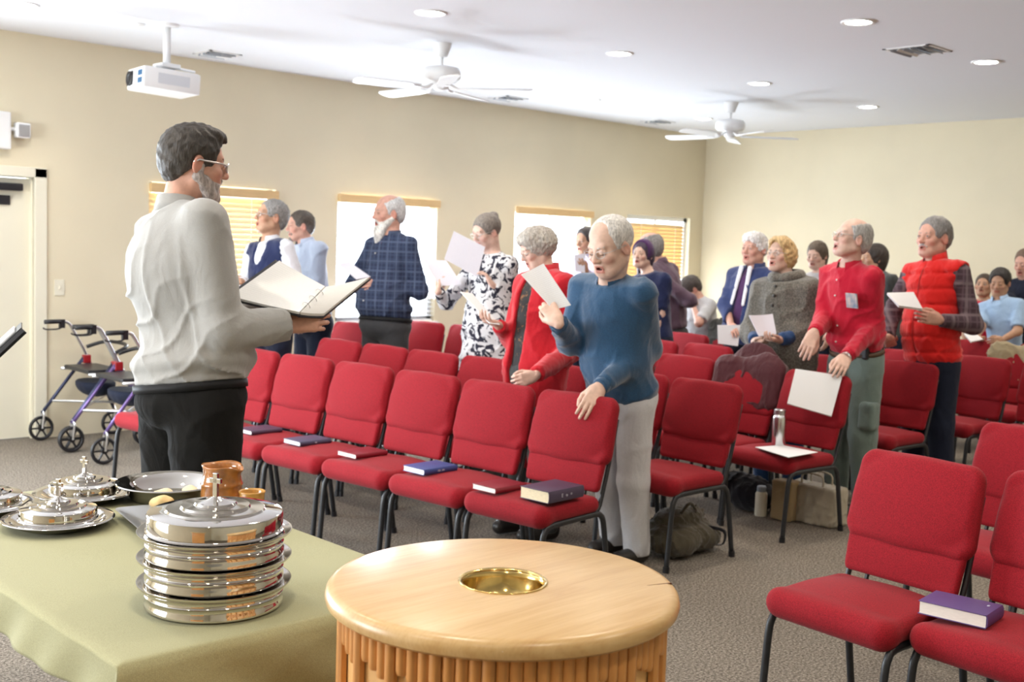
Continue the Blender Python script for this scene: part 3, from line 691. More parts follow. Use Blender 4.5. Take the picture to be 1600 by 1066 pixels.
bm = bmesh.new(); lathe(bm, [(0, 0), (.026, 0), (.030, .004), (.033, .04), (.0355, .078), (.0375, .082), (.036, .084), (.033, .078), (.029, .01), (0, .008)], 40)
o = bobj('clay_cup', bm, M['clay2'], None, smooth=True); o.location = (c[0], c[1], CZ); tag(o, 'small amber glazed clay cup beside the brown pitcher', 'cup')

# ---- baptismal font
FX, FY, FZ, FR = 1.3684, 1.4338, .9785, .3125
fo = empty('baptismal_font', (FX, FY, 0), 0, 'round oak baptismal font with a brass bowl and fluted side', 'font')
bm = bmesh.new(); HB = .0765
prof = [(HB, -.012), (HB, .0), (FR - .018, 0), (FR - .008, -.003), (FR - .002, -.010), (FR, -.020), (FR - .002, -.029), (FR - .010, -.035), (FR - .03, -.036), (HB, -.036), (HB, -.012)]
lathe(bm, [(r, z + FZ) for r, z in prof], 128); bmesh.ops.remove_doubles(bm, verts=bm.verts, dist=1e-5); bobj('top_disc', bm, M['oak'], fo, ang=40)
bm = bmesh.new(); lathe(bm, [(HB - .004, -.0), (HB + .002, .0025), (HB + .0035, .0015), (HB + .003, .0), (HB - .001, -.002), (HB - .002, -.012), (HB - .008, -.035), (HB - .022, -.055), (HB - .05, -.064), (0, -.066)][::1], 64)
bmesh.ops.translate(bm, vec=(0, 0, FZ), verts=bm.verts); b_ = bobj('brass_bowl', bm, M['brass'], fo, smooth=True)
sm = b_.modifiers.new('s', 'SOLIDIFY'); sm.thickness = .0012; sm.offset = 1
RB = .288
bm = bmesh.new(); lathe(bm, [(RB - .012, .04), (RB - .012, FZ - .036)], 96); bobj('panel', bm, M['oak_panel'], fo, smooth=True)
bm = bmesh.new(); lathe(bm, [(RB + .012, 0), (RB + .014, .01), (RB + .012, .05), (RB - .012, .055), (RB - .012, 0)], 96); bobj('plinth', bm, M['oak_side'], fo, ang=40)
def reed(h, r=.0101):
    bm = bmesh.new(); n = 7
    pr = [(0.002, 0), (r * .75, .001), (r * .95, .004), (r, .010)]
    ringsA = []
    def ring(z, k, inset):
        pts = [(-.003, -r * k), (.006 * k, -r * k), (.0105 * k, -r * .55 * k), (.012 * k, 0), (.0105 * k, r * .55 * k), (.006 * k, r * k), (-.003, r * k)]
        return [bm.verts.new((p[0], p[1], z)) for p in pts]
    R_ = [ring(0, .86, 0), ring(.004, .97, 0), ring(.008, 1, 0), ring(h, 1, 0)]
    for a, b in zip(R_, R_[1:]):
        for k in range(6): bm.faces.new((a[k], a[k + 1], b[k + 1], b[k]))
    bm.faces.new(R_[0][::-1])
    me = bpy.data.meshes.new('stave'); bm.normal_update(); bm.to_mesh(me); bm.free(); me.materials.append(M['oak_side']); me.polygons.foreach_set('use_smooth', [True] * len(me.polygons)); me.set_sharp_from_angle(angle=math.radians(35)); return me
hs = [FZ - .036 - .055, .062, .054, .047]
hs = [FZ - .036 - .055, .050, .058, .066]
ms = [reed(h) for h in hs]; NS = 84
for k in range(NS):
    a = 2 * PI * k / NS; o = bpy.data.objects.new('stave', ms[k % 4]); C.objects.link(o); o.parent = fo
    rr = RB - .010 + (.0 if k % 4 else .003)
    o.location = (rr * math.cos(a), rr * math.sin(a), FZ - .036 - hs[k % 4]); o.rotation_euler = (0, 0, a)
# crack in the top and chip on its rim
M['crack'] = mat('crack_shadow', (.10, .035, .012), .9)
A_ = px2z(1012, 915, FZ) - np.array([FX, FY, 0]); B_ = px2z(1049, 911.2, FZ) - np.array([FX, FY, 0])
bm = bmesh.new(); dv = (B_ - A_) / np.linalg.norm(B_ - A_); nv = np.array([-dv[1], dv[0], 0]) * .0011
vv = [A_ - dv * .001, (A_ + B_) / 2 - nv, B_ - nv * 1.5, B_ + nv * 1.5, (A_ + B_) / 2 + nv]
v1 = [bm.verts.new((v[0], v[1], FZ + .0003)) for v in vv]; v2 = [bm.verts.new((v[0], v[1], FZ - .004)) for v in vv]
bm.faces.new(v1); bm.faces.new(v2[::-1])
for k in range(5): bm.faces.new((v1[(k + 1) % 5], v1[k], v2[k], v2[(k + 1) % 5]))
bobj('crack', bm, M['crack'], fo)
M['chip'] = mat('chip_pale', (.85, .78, .66), .7)
A_ = px2z(786, 1011, FZ - .012) - np.array([FX, FY, 0]); A_ = A_ * (FR / np.linalg.norm(A_[:2])); bm = bmesh.new(); bmesh.ops.create_icosphere(bm, subdivisions=1, radius=.0055); bmesh.ops.scale(bm, vec=(.9, .9, .5), verts=bm.verts); bmesh.ops.translate(bm, vec=(A_[0] * .984, A_[1] * .984, FZ - .0165), verts=bm.verts); bobj('chipped_spot', bm, M['chip'], fo)

# ---- books
def bookmat(name, c): return mat(name, c, .45, bump=.2, bscale=300)
M['pages'] = mat('book_pages', (.86, .83, .76), .8, noise=.05, scale=60, stretch=(1, 1, 12)); M['agedpages'] = mat('aged_book_pages', (.80, .70, .48), .8, noise=.10, scale=60, stretch=(1, 1, 12))
M['bk_blue'] = bookmat('blue_cover', (.035, .07, .24)); M['bk_red'] = bookmat('dark_red_cover', (.20, .008, .02)); M['bk_navy'] = bookmat('grey_navy_cover', (.06, .07, .13)); M['bk_purple'] = bookmat('purple_cover', (.10, .06, .20)); M['bk_dark'] = bookmat('dark_plum_cover', (.065, .045, .085))
M['gilt'] = mat('pale_lettering', (.65, .66, .75), .4)
def text(s, size, m, parent, loc, rot, ext=.0004):
    cu = bpy.data.curves.new('lettering', 'FONT'); cu.body = s; cu.size = size; cu.extrude = ext; cu.align_x = 'CENTER'; cu.align_y = 'CENTER'
    o = bpy.data.objects.new('lettering', cu); C.objects.link(o)
    bpy.context.view_layer.update(); dg = bpy.context.evaluated_depsgraph_get(); me = bpy.data.meshes.new_from_object(o.evaluated_get(dg)); bpy.data.objects.remove(o)
    o = bpy.data.objects.new('lettering', me); C.objects.link(o); me.materials.clear(); me.materials.append(m); o.parent = parent; o.location = loc; o.rotation_euler = rot; return o
def book(c, rz, w, d, h, cov, label, pages='pages', spine=None, marks=0, group=None):
    """spine along local +x face? spine on -y side; page block visible at -x"""
    e = empty('hymnal', c, rz, label, 'book', group)
    bm = bmesh.new(); box(bm, -w / 2, -d / 2, 0, w / 2, d / 2, .0028, bev=.0008); box(bm, -w / 2, -d / 2, h - .0028, w / 2, d / 2, h, bev=.0008)
    # rounded spine
    pr = [(0, .0005), (-.004, h * .2), (-.0055, h * .5), (-.004, h * .8), (0, h - .0005)]
    a = [bm.verts.new((-w / 2, -d / 2 + p[0], p[1])) for p in pr]; b = [bm.verts.new((w / 2, -d / 2 + p[0], p[1])) for p in pr]; a2 = [bm.verts.new((-w / 2, -d / 2 + p[0] + .003, p[1])) for p in pr]; b2 = [bm.verts.new((w / 2, -d / 2 + p[0] + .003, p[1])) for p in pr]
    for k in range(4): bm.faces.new((a[k + 1], a[k], b[k], b[k + 1])); bm.faces.new((a2[k], a2[k + 1], b2[k + 1], b2[k])); bm.faces.new((a[k], a[k + 1], a2[k + 1], a2[k])); bm.faces.new((b[k + 1], b[k], b2[k], b2[k + 1]))
    bobj('cover', bm, M[cov], e, ang=35)
    bm = bmesh.new(); box(bm, -w / 2 + .003, -d / 2 + .001, .0028, w / 2 - .003, d / 2 - .004, h - .0028); bobj('pages', bm, M[pages], e)
    if spine: text(spine, h * .42, M['gilt'], e, (0, -d / 2 - .0058, h * .5), (PI / 2, 0, 0))
    return e
SZ = .4835
def seatbook(px, py, ang, *a, **k):
    c = px2z(px, py, SZ + .015); return book((c[0], c[1], SZ - .002), ang, *a, **k)
# spine faces the camera's right-front, page head faces left-front
SA = -.78 + .0
seatbook(862, 771, .06, .235, .165, .052, 'bk_dark', 'thick old bible with worn plum cover on the front row aisle chair', pages='agedpages', spine='E   o   =' )
seatbook(780, 758, .04, .20, .145, .026, 'bk_red', 'dark red hymnal on the front row seat beside the thick bible', group=None)
seatbook(672, 730, .04, .215, .150, .028, 'bk_blue', 'bright blue hymnal lying across two front row seats', spine='IIIIII . IIIIII')
seatbook(566, 706, .04, .205, .15, .024, 'bk_red', 'dark red hymnal on the front row seat left of the bright blue one')
seatbook(480, 687, .04, .205, .15, .024, 'bk_navy', 'slate blue hymnal on the front row seat near the leader', spine='IIIII')
seatbook(405, 670, .04, .205, .15, .022, 'bk_dark', 'dark hymnal on the front row seat just right of the leader')
pb_ = seatbook(1500, 954, .10, .15, .205, .042, 'bk_purple', 'purple hardback book lying across the two large lower right chairs')
text('IIIIII', .010, M['gilt'], pb_, (.03, -.075, .0424), (0, 0, 0), .0002)
# ================================================================ people
def unit(v): v = np.asarray(v, float); return v / (np.linalg.norm(v) + 1e-9)
UPV = np.array([0, 0, 1.0])
def attr_mat(name, rough=.55, bump=0, bscale=300, sss=0, sheen=0, ws=0):
    m, nt, b = nodes(name); a = N(nt, 'ShaderNodeAttribute', attribute_name='Col'); t0 = N(nt, 'ShaderNodeTexCoord'); n0 = N(nt, 'ShaderNodeTexNoise', i_Scale=38.0, i_Detail=4.0); nt.links.new(t0.outputs['Object'], n0.inputs[0])
    r0 = N(nt, 'ShaderNodeMapRange', n1=.3, n2=.7, n3=.88, n4=1.08); nt.links.new(n0.outputs[0], r0.inputs[0]); v0 = N(nt, 'ShaderNodeVectorMath', operation='SCALE'); nt.links.new(a.outputs['Color'], v0.inputs[0]); nt.links.new(r0.outputs[0], v0.inputs['Scale']); nt.links.new(v0.outputs[0], b.inputs['Base Color'])
    b.inputs['Roughness'].default_value = rough; b.inputs['Sheen Weight'].default_value = sheen; b.inputs['Specular IOR Level'].default_value = .35
    if sss: b.inputs['Subsurface Weight'].default_value = sss; b.inputs['Subsurface Radius'].default_value = (.012, .005, .003)
    if bump:
        tc = N(nt, 'ShaderNodeTexCoord'); nz = N(nt, 'ShaderNodeTexNoise', i_Scale=float(bscale), i_Detail=3.0); nt.links.new(tc.outputs['Object'], nz.inputs[0])
        bp = N(nt, 'ShaderNodeBump', i_Strength=bump, i_Distance=.0015); nt.links.new(nz.outputs[0], bp.inputs['Height']); nt.links.new(bp.outputs[0], b.inputs['Normal'])
    return m
M['skin'] = attr_mat('skin', .5, bump=.25, bscale=260)
def hair_mat():
    m, nt, b = nodes('hair'); L = nt.links; a = N(nt, 'ShaderNodeAttribute', attribute_name='Col'); tc = N(nt, 'ShaderNodeTexCoord'); mp = N(nt, 'ShaderNodeMapping'); mp.inputs['Scale'].default_value = (1, 1, .28); mp.inputs['Rotation'].default_value = (.35, .35, 0); L.new(tc.outputs['Object'], mp.inputs[0])
    nz = N(nt, 'ShaderNodeTexNoise', i_Scale=150.0, i_Detail=3.0, i_Distortion=.8); L.new(mp.outputs[0], nz.inputs[0]); mr = N(nt, 'ShaderNodeMapRange', n1=.3, n2=.7, n3=.55, n4=1.35); L.new(nz.outputs[0], mr.inputs[0])
    vm = N(nt, 'ShaderNodeVectorMath', operation='SCALE'); L.new(a.outputs['Color'], vm.inputs[0]); L.new(mr.outputs[0], vm.inputs['Scale']); L.new(vm.outputs[0], b.inputs['Base Color'])
    b.inputs['Roughness'].default_value = .55; bp = N(nt, 'ShaderNodeBump', i_Strength=.9, i_Distance=.003); L.new(nz.outputs[0], bp.inputs['Height']); L.new(bp.outputs[0], b.inputs['Normal']); return m
M['hair'] = hair_mat()
M['eye'] = attr_mat('eye', .12)
def cloth_mat(name, col, **k): return fabric(name, col, k.pop('dark', .85), k.pop('ws', 500), **k)
def plaid(name, base, l1, l2, sc=38):
    m, nt, b = nodes(name); L = nt.links; tc = N(nt, 'ShaderNodeTexCoord'); sx_ = N(nt, 'ShaderNodeSeparateXYZ'); L.new(tc.outputs['Object'], sx_.inputs[0])
    prev = rgb(base); last = None
    ad = N(nt, 'ShaderNodeMath', operation='SUBTRACT'); L.new(sx_.outputs[0], ad.inputs[0]); L.new(sx_.outputs[1], ad.inputs[1])
    for src, c, fr, th in ((ad.outputs[0], l1, sc * 4.2, .72), (sx_.outputs[2], l1, sc * 6, .72), (ad.outputs[0], l2, sc * 1.9, .86), (sx_.outputs[2], l2, sc * 2.6, .86)):
        mu = N(nt, 'ShaderNodeMath', operation='MULTIPLY', n1=fr); L.new(src, mu.inputs[0]); si = N(nt, 'ShaderNodeMath', operation='SINE'); L.new(mu.outputs[0], si.inputs[0])
        gt = N(nt, 'ShaderNodeMapRange', n1=th - .15, n2=th + .1); L.new(si.outputs[0], gt.inputs[0]); h = N(nt, 'ShaderNodeMath', operation='MULTIPLY', n1=.75); L.new(gt.outputs[0], h.inputs[0])
        mx = N(nt, 'ShaderNodeMix', data_type='RGBA'); L.new(h.outputs[0], mx.inputs[0]); mx.inputs[7].default_value = rgb(c)
        if last is None: mx.inputs[6].default_value = prev
        else: L.new(last, mx.inputs[6])
        last = mx.outputs[2]
    L.new(last, b.inputs['Base Color']); b.inputs['Roughness'].default_value = .85; return m
def floral(name, base, ink, sc=16, th=.52):
    m, nt, b = nodes(name); L = nt.links; tc = N(nt, 'ShaderNodeTexCoord')
    n1 = N(nt, 'ShaderNodeTexNoise', i_Scale=float(sc), i_Detail=3.0, i_Distortion=1.6, i_Roughness=.6); L.new(tc.outputs['Object'], n1.inputs[0])
    cr = N(nt, 'ShaderNodeValToRGB'); e = cr.color_ramp.elements; e[0].position = th; e[0].color = rgb(base); e[1].position = th + .03; e[1].color = rgb(ink)
    L.new(n1.outputs[0], cr.inputs[0]); L.new(cr.outputs[0], b.inputs['Base Color']); b.inputs['Roughness'].default_value = .8; return m
SKIN = {'pink': (.62, .35, .27), 'pale': (.68, .45, .36), 'tan': (.50, .29, .19), 'ruddy': (.60, .33, .24), 'light': (.68, .46, .36)}

def folds(amp, seed=0.0, f=1.0):
    def fn(X, Y, Z):
        w1 = .05 * np.sin(9 * f * Z + 4 * X + seed) + .03 * np.sin(17 * f * (X + Y) + seed * 3); w2 = .05 * np.sin(8 * f * X - 6 * Z + seed) + .03 * np.sin(19 * f * (Z - Y) + seed)
        a = abs(np.sin(26 * f * (X * .62 - Y * .62 + Z * .5 + w1) + seed)); b = abs(np.sin(21 * f * (Y * .7 - X * .35 + Z * .75 + w2) + seed * 2)); c = abs(np.sin(30 * f * (X * .8 + Y * .5 + .15 * Z + w1 - w2)))
        m1 = .5 + .5 * np.sin(6.5 * Z + 9 * X + seed); m2 = .5 + .5 * np.sin(7.5 * Y - 8 * Z + seed * 1.7)
        return amp * (-1.5 * m1 * (1 - a) ** 4 - 1.5 * m2 * (1 - b) ** 4 - .8 * (1 - m1) * (1 - c) ** 3 + .45 * m1 * a + .35 * m2 * b - .1)
    return fn
def head_ops(f, spec):
    mo = spec.get('mouth', .4); old = spec.get('old', 0)
    f.u(Ell((-.014, 0, .036), (.101, .079, .089)), .02)
    f.u(Ell((.030, 0, -.035), (.064, .060, .078)), .03)
    f.u(Ell((.058, 0, -.092), (.030, .032, .024)), .025)                                   # chin
    for s in (-1, 1):
        f.u(Cap((.0, s * .055, -.055), (.055, s * .028, -.088), .020, .018), .03)             # jaw
        f.u(Ell((.064, s * .040, -.022), (.022, .022, .020)), .02)                         # cheekbone
    f.u(Cap((.078, -.032, .026), (.078, .032, .026), .013), .016)                          # brow
    for s in (-1, 1): f.sub(Ell((.101, s * .031, .004), (.017, .018, .013)), .014)
    f.u(Cap((.088, 0, .012), (.108, 0, -.026), .0085, .0125), .012)                        # nose
    for s in (-1, 1): f.u(Ell((.099, s * .011, -.030), (.011, .0075, .0075)), .006)
    f.u(Cap((.083, -.016, -.056), (.083, .016, -.056), .009, .009), .012)
    f.u(Cap((.083, -.014, -.070 - mo * .016), (.083, .014, -.070 - mo * .016), .009, .009), .010)
    if mo > 0: f.sub(Ell((.097, 0, -.062 - mo * .008), (.026, .018 - .004 * mo, .003 + .009 * mo)), .004)
    else: f.sub(Cap((.096, -.022, -.062), (.096, .022, -.062), .0025), .003)
    for s in (-1, 1):
        f.u(Ell((.083, s * .031, .004), (.014, .016, .0125)), .003)                        # lids
        if spec.get('open', 1): f.sub(Ell((.099, s * .031, .002), (.008, .0125, .0048)), .002)
        e = unit((.25, 0, 1)); n_ = unit((.35, s, 0)); t = np.cross(e, n_)
        f.u(Ell((-.004, s * .081, -.006), (.033, .007, .019), [e, n_, t]), .008)
        f.sub(Ell((.002, s * .088, -.004), (.018, .007, .009), [e, n_, t]), .004)
    if old:
        for s in (-1, 1): f.sub(Cap((.092, s * .030, -.040), (.080, s * .036, -.075), .003), .006); f.u(Ell((.052, s * .036, -.075), (.022, .018, .022)), .02)
def face_colors(V, base, spec):
    base = np.array(base); c = np.tile(base, (len(V), 1)); x, y, z = V.T
    def blob(cx, cy, cz, r, col, a):
        nonlocal c
        d = np.sqrt(((x - cx)) ** 2 + ((abs(y) - cy)) ** 2 + (z - cz) ** 2); w_ = (a * np.clip(1.4 - d / r, 0, 1))[:, None]; c = c * (1 - w_) + np.array(col) * w_
    rosy = base * np.array([1.06, .72, .70])
    blob(.07, .042, -.03, .022, rosy, .6); blob(.112, 0, -.028, .014, rosy, .7); blob(-.01, .086, -.01, .03, rosy, .6)
    lip = base * np.array([.80, .48, .48]) if not spec.get('lip') else np.array(spec['lip'])
    m = (x > .078) & (abs(y) < .024) & (z < -.050) & (z > -.074 - spec.get('mouth', .4) * .022); c[m] = lip
    m2 = m & (x < .089) & (abs(z + .062 + .008 * spec.get('mouth', .4)) < .010) & (spec.get('mouth', .4) > 0); c[m2] = (.10, .02, .02)
    blob(.095, .031, .018, .010, base * .8, .35)
    lw = spec.get('open', 1); zz = z - (.008 if lw else -.004); m3 = (abs(abs(y) - .031) < .0145) & (abs(zz + ((abs(y) - .031) ** 2) * 18) < .0024) & (x > .085); c[m3] = c[m3] * .30
    return np.clip(c, 0, 1)
def strands(amp, f=1.0, curl=0):
    def fn(X, Y, Z):
        if curl == 0: return amp * (.6 * np.sin(330 * f * Y + 60 * Z + 3 * np.sin(40 * X)) + .5 * np.sin(210 * f * (X + Z * .6) + 60 * Y))
        if curl: return amp * (np.sin(95 * f * X + 2 * np.sin(60 * f * Z)) * np.sin(90 * f * Y + 1.5 * np.sin(55 * f * X)) * np.sin(85 * f * Z + 1.0))
        return amp * (np.sin(150 * f * Y + 50 * Z + 2 * np.sin(25 * X)) * .6 + .5 * np.sin(90 * f * (X + Z * .6) + 60 * Y))
    return fn
def hair_mesh(h, style, thick=.0, vol=0.0):
    f = Fld(h); t = thick
    if style in ('short', 'ring', 'thin', 'curly', 'bob', 'long', 'bun', 'wave', 'band'):
        f.u(Ell((-.016, 0, .038), (.104 + t, .083 + t, .092 + t)), .01)
    if style in ('short', 'wave'):
        f.u(Ell((-.055, 0, .0), (.062 + t, .070 + t, .075 + t)), .02)
        if style == 'wave': f.u(Cap((.075, .01, .098), (.098, -.018, .070), .015, .008), .012); f.u(Ell((.03, 0, .105), (.06, .06, .025)), .03)
        f.disp(strands(.0035, 1.1, 1)); f.sub(Ell((.104, 0, .004), (.062, .080, .082)), .010)
        f.sub(Ell((.03, 0, -.075), (.09, .12, .075)), .01); f.cut(Half((0, 0, -.065), (.35, 0, -1)), .006)
        for s in (-1, 1): f.sub(Ell((-.002, s * .09, -.008), (.024, .026, .036)), .004)
        f.disp(strands(.0016))
    elif style == 'ring':       # bald crown, hair at sides and back
        f.u(Ell((-.055, 0, -.005), (.062 + t, .072 + t, .07 + t)), .02)
        f.sub(Ell((.035, 0, .125), (.105, .072, .085)), .012); f.sub(Ell((.095, 0, .0), (.080, .1, .09)), .008)
        f.sub(Ell((.03, 0, -.075), (.09, .12, .07)), .01); f.cut(Half((0, 0, -.06), (.35, 0, -1)), .006)
        for s in (-1, 1): f.sub(Ell((-.002, s * .09, -.008), (.022, .026, .034)), .004)
        f.disp(strands(.0014))
    elif style == 'thin':
        f.sub(Ell((.092, 0, .092), (.062, .066, .052)), .02)
        f.sub(Ell((.095, 0, .015), (.075, .088, .088)), .012); f.sub(Ell((.03, 0, -.075), (.09, .12, .07)), .01); f.cut(Half((0, 0, -.05), (.35, 0, -1)), .006)
        for s in (-1, 1): f.sub(Ell((-.002, s * .09, -.008), (.022, .026, .034)), .004)
        f.disp(strands(.001))
    elif style == 'curly':
        f.u(Ell((-.035, 0, .025), (.108 + vol, .098 + vol, .098 + vol)), .02); f.u(Ell((.03, 0, .085), (.07, .075, .045)), .03)
        f.sub(Ell((.105, 0, -.025), (.075, .072, .085)), .012); f.sub(Ell((.04, 0, -.12), (.09, .09, .075)), .01); f.cut(Half((0, 0, -.085), (.3, 0, -1)), .01)
        f.disp(strands(.0075, 1.35, 1))
    elif style == 'bob':
        f.u(Ell((-.035, 0, .0), (.108 + vol, .108 + vol, .125 + vol)), .03); f.u(Ell((.02, 0, .085), (.075, .08, .045)), .03)
        f.sub(Ell((.115, .0, -.01), (.085, .064, .105)), .012); f.sub(Ell((.05, 0, -.14), (.08, .06, .07)), .01); f.cut(Half((0, 0, -.125), (.1, 0, -1)), .02)
        f.disp(strands(.0055, .9, 1)); f.disp(strands(.003, .6, 1))
    elif style in ('long', 'band'):
        f.u(Ell((-.035, 0, .0), (.095 + vol, .092 + vol, .12 + vol)), .03)
        f.u(Cap((-.05, 0, -.05), (-.055, 0, -.20), .075 + vol, .06 + vol, ax=(1, 0, 0), sq=.6), .03)
        f.sub(Ell((.10, .0, -.025), (.088, .062, .092)), .010); f.sub(Ell((.06, 0, -.15), (.09, .055, .09)), .01)
        f.disp(strands(.003, .7))
    elif style == 'bun':
        f.sub(Ell((.100, 0, -.008), (.064, .082, .080)), .008); f.sub(Ell((.03, 0, -.08), (.09, .12, .075)), .01)
        for s in (-1, 1): f.sub(Ell((-.002, s * .09, -.012), (.02, .024, .03)), .004)
        f.u(Ell((-.085, 0, .095), (.035, .04, .032)), .01); f.disp(strands(.0016))
    V, Q = f.mesh(); return V, Q
def hand_mesh(h, side, curl=.5, spread=.06, thumb=.6, fcurl=None):
    f = Fld(h); ys = (.029, .0095, -.0105, -.0285); ln = (.070, .079, .073, .057); kx = (.090, .094, .090, .083)
    f.u(Cap((-.012, 0, 0), (.01, 0, 0), .025, .025, ax=(0, 0, 1), sq=.78), .01)
    for i in range(4): f.u(Cap((.008, ys[i] * .62, 0), (kx[i], ys[i], 0), .0135, .0115), .014)
    f.u(Ell((.030, .018, -.010), (.032, .020, .016)), .012); f.u(Ell((.035, -.018, -.008), (.035, .018, .013)), .012)
    for i in range(4):
        p = np.array([kx[i], ys[i], 0.0]); an = 0.0; az = spread * (1.5 - i); cc = (fcurl[i] if fcurl else curl)
        rr = (.0098, .0100, .0095, .0085)[i]
        for j, (fr, k) in enumerate(((.45, .75), (.31, 1.0), (.24, .8))):
            an += cc * k; q = p + ln[i] * fr * np.array([math.cos(an) * math.cos(az), math.sin(az) * math.cos(an), -math.sin(an)])
            f.u(Cap(p, q, rr * (1 - .10 * j), rr * (.90 - .10 * j)), .005 if j == 0 else .003); p = q
    p0 = np.array([.020, .026, -.006]); p1 = p0 + np.array([.036, .026 - .010 * thumb, -.012 - .012 * thumb]); p2 = p1 + np.array([.028, .010 - .014 * thumb, -.010 * thumb]); p3 = p2 + np.array([.022, .002 - .014 * thumb, -.010 * thumb])
    f.u(Cap(p0, p1, .0145, .012), .012); f.u(Cap(p1, p2, .0115, .0105), .004); f.u(Cap(p2, p3, .0105, .0088), .003)
    V, Q = f.mesh()
    if side < 0: V = V * np.array([1, -1, 1]); Q = Q[:, ::-1]
    return V, Q
def ell_ring(name, c, R, a, b, h, m, parent, th=.004):
    """belt: elliptical band in frame R rows F,L,U"""
    n = 72; V = []
    for k in range(n):
        t = 2 * PI * k / n
        for rr, z in ((0, -h / 2), (th, -h / 2), (th, h / 2), (0, h / 2)):
            V.append(c + R[0] * (a + rr) * math.cos(t) + R[1] * (b + rr) * math.sin(t) + R[2] * z)
    Q = []
    for k in range(n):
        for j in range(4): j2 = (j + 1) % 4; k2 = (k + 1) % n; Q.append((k * 4 + j, k * 4 + j2, k2 * 4 + j2, k2 * 4 + j))
    return npmesh(name, np.array(V), np.array(Q), m, parent, smooth=True)
def solve_ray(px, py, S, L, sign):
    """point on the pixel ray at distance L from S; sign +1 far, -1 near"""
    v = CAM_F + CAM_R * (px - 800) / FPX - CAM_U * (py - 533) / FPX; o = EYE - S
    a = v @ v; b = 2 * v @ o; c = o @ o - L * L; d = b * b - 4 * a * c
    t = -b / (2 * a) if d <= 0 else (-b + sign * math.sqrt(d)) / (2 * a)
    return EYE + v * t
def sr(a, S, L): return px2w(a[0], a[1], a[2]) if a[2] > 1.5 else solve_ray(a[0], a[1], S, L, a[2])
PEOPLE = {}
def person(key, label, D, head, neck, belt, ab, sw=.19, tall=1.0, skin='pink', hair=None, hcol=(.3, .3, .3), face=None, armL=None, armR=None, top=None, bottom=None, glasses=None, beard=None,
           chest=(.115, .165), belly=(.125, .155), bfw=.0, hips=(.125, .165), h=.012, hh=.0055, shoes=(.02, .02, .02), seed=1.0, inner=None, neckr=.052, belt_m=None, brows=(.25, .2, .18), extra=None, sdrop=.072, group=None, legw=1.0, headD=None, feet=None, sit=False):
    face = face or {}; hx, hy, hpx, ha, hp, hr = head
    HD = headD or D
    ppm = FPX / HD; s = hpx / ppm / .242
    Hc_ = px2w(hx, hy, HD)
    def facing(a, P):
        tc = EYE - P; tc[2] = 0; tc = unit(tc); lf = -CAM_R.copy(); lf[2] = 0; lf = unit(np.cross(UPV, -tc)); lf = lf
        a = math.radians(a); return unit(math.cos(a) * tc + math.sin(a) * lf)
    Nk = px2w(neck[0], neck[1], D + (neck[2] if len(neck) > 2 else 0)); B = px2w(belt[0], belt[1], D + (belt[2] if len(belt) > 2 else 0))
    F0 = facing(ab, B); Ut = unit(Nk - B); Lt = unit(np.cross(UPV, F0)); Ft = unit(np.cross(Lt, Ut)); Lt = unit(np.cross(Ut, Ft)); T = np.array([Ft, Lt, Ut]); L = np.linalg.norm(Nk - B)
    # person root at the feet
    base = np.array([B[0], B[1], 0.0]); root = empty('person', base, 0, label, 'person', group)
    def put(name, V, Q, m, col=None, parent=None): return npmesh(name, V - base, Q, m, parent or root, col)
    sc_ = tall
    Sh = {1: Nk - Ut * sdrop + Lt * sw, -1: Nk - Ut * sdrop - Lt * sw}
    arms = {}
    for sd, a in ((1, armL), (-1, armR)):
        if a is None: E = Sh[sd] - UPV * .28 * sc_ + Ft * .02; Wr = E - UPV * .22 * sc_ + Ft * .08; hd = unit(Ft * .3 - UPV); hn = Lt * sd; c_ = .4; kw = {}
        else:
            E = sr(a['e'], Sh[sd], .285 * sc_); Wr = sr(a['w'], E, .25 * sc_)
            tip = sr(a['t'], Wr, .15 * sc_); hd = unit(tip - Wr); hn = a['n']; c_ = a.get('c', .5); kw = a.get('k', {})
            if isinstance(hn, str): hn = {'cam': unit(EYE - Wr), 'up': UPV, 'away': unit(Wr - EYE), 'down': -UPV, 'left': -CAM_R, 'right': CAM_R, 'front': Ft, 'back': -Ft}[hn]
        arms[sd] = (E, Wr, hd, hn, c_, kw)
    # --- body: head + neck, hands with forearms, and the trunk under the clothes
    skinc = np.array(SKIN[skin] if isinstance(skin, str) else skin)
    hf = facing(ha, Hc_); hp_, hr_ = math.radians(hp), math.radians(hr)
    hl = unit(np.cross(UPV, hf)); hf2 = hf * math.cos(hp_) - UPV * math.sin(hp_); hu = np.cross(hf2, hl); hl2 = hl * math.cos(hr_) + hu * math.sin(hr_); hu2 = np.cross(hf2, hl2)
    HR = np.array([hf2, hl2, hu2])
    toL = lambda P: HR @ (P - Hc_) / s
    toW = lambda V: (V * s) @ HR + Hc_
    f = Fld(hh / s); head_ops(f, face)
    nb = toL(Nk - Ut * .01); f.u(Cap((-.030, 0, -.045), nb, .052, neckr + .004), .03); f.u(Cap(nb, toL(Nk - Ut * .06), neckr + .004, neckr + .015), .02)
    V, Q = f.mesh(); col = face_colors(V, skinc, face); parts = [(toW(V), Q)]; cols = [col]
    fr = Fld(.015 if h > .01 else .012)
    fr.u(Ell(B + Ut * .66 * L, (chest[0] * .85, chest[1] * .85, .30 * L), T), .05); fr.u(Ell(B + Ut * .2 * L, (belly[0] * .85, belly[1] * .85, .30 * L), T), .06)
    for sd in (1, -1): fr.u(Cap(Nk - Ut * .02, Sh[sd], .045, .045), .05); fr.u(Cap(Sh[sd], arms[sd][0], .043, .036), .03); fr.u(Cap(arms[sd][0], arms[sd][1], .037, .025), .03)
    fr.u(Cap(Nk - Ut * .06, Nk + Ut * .0, .05, .045), .03)
    V, Q = fr.mesh(); parts.append((V, Q)); cols.append(np.tile(skinc, (len(V), 1)))
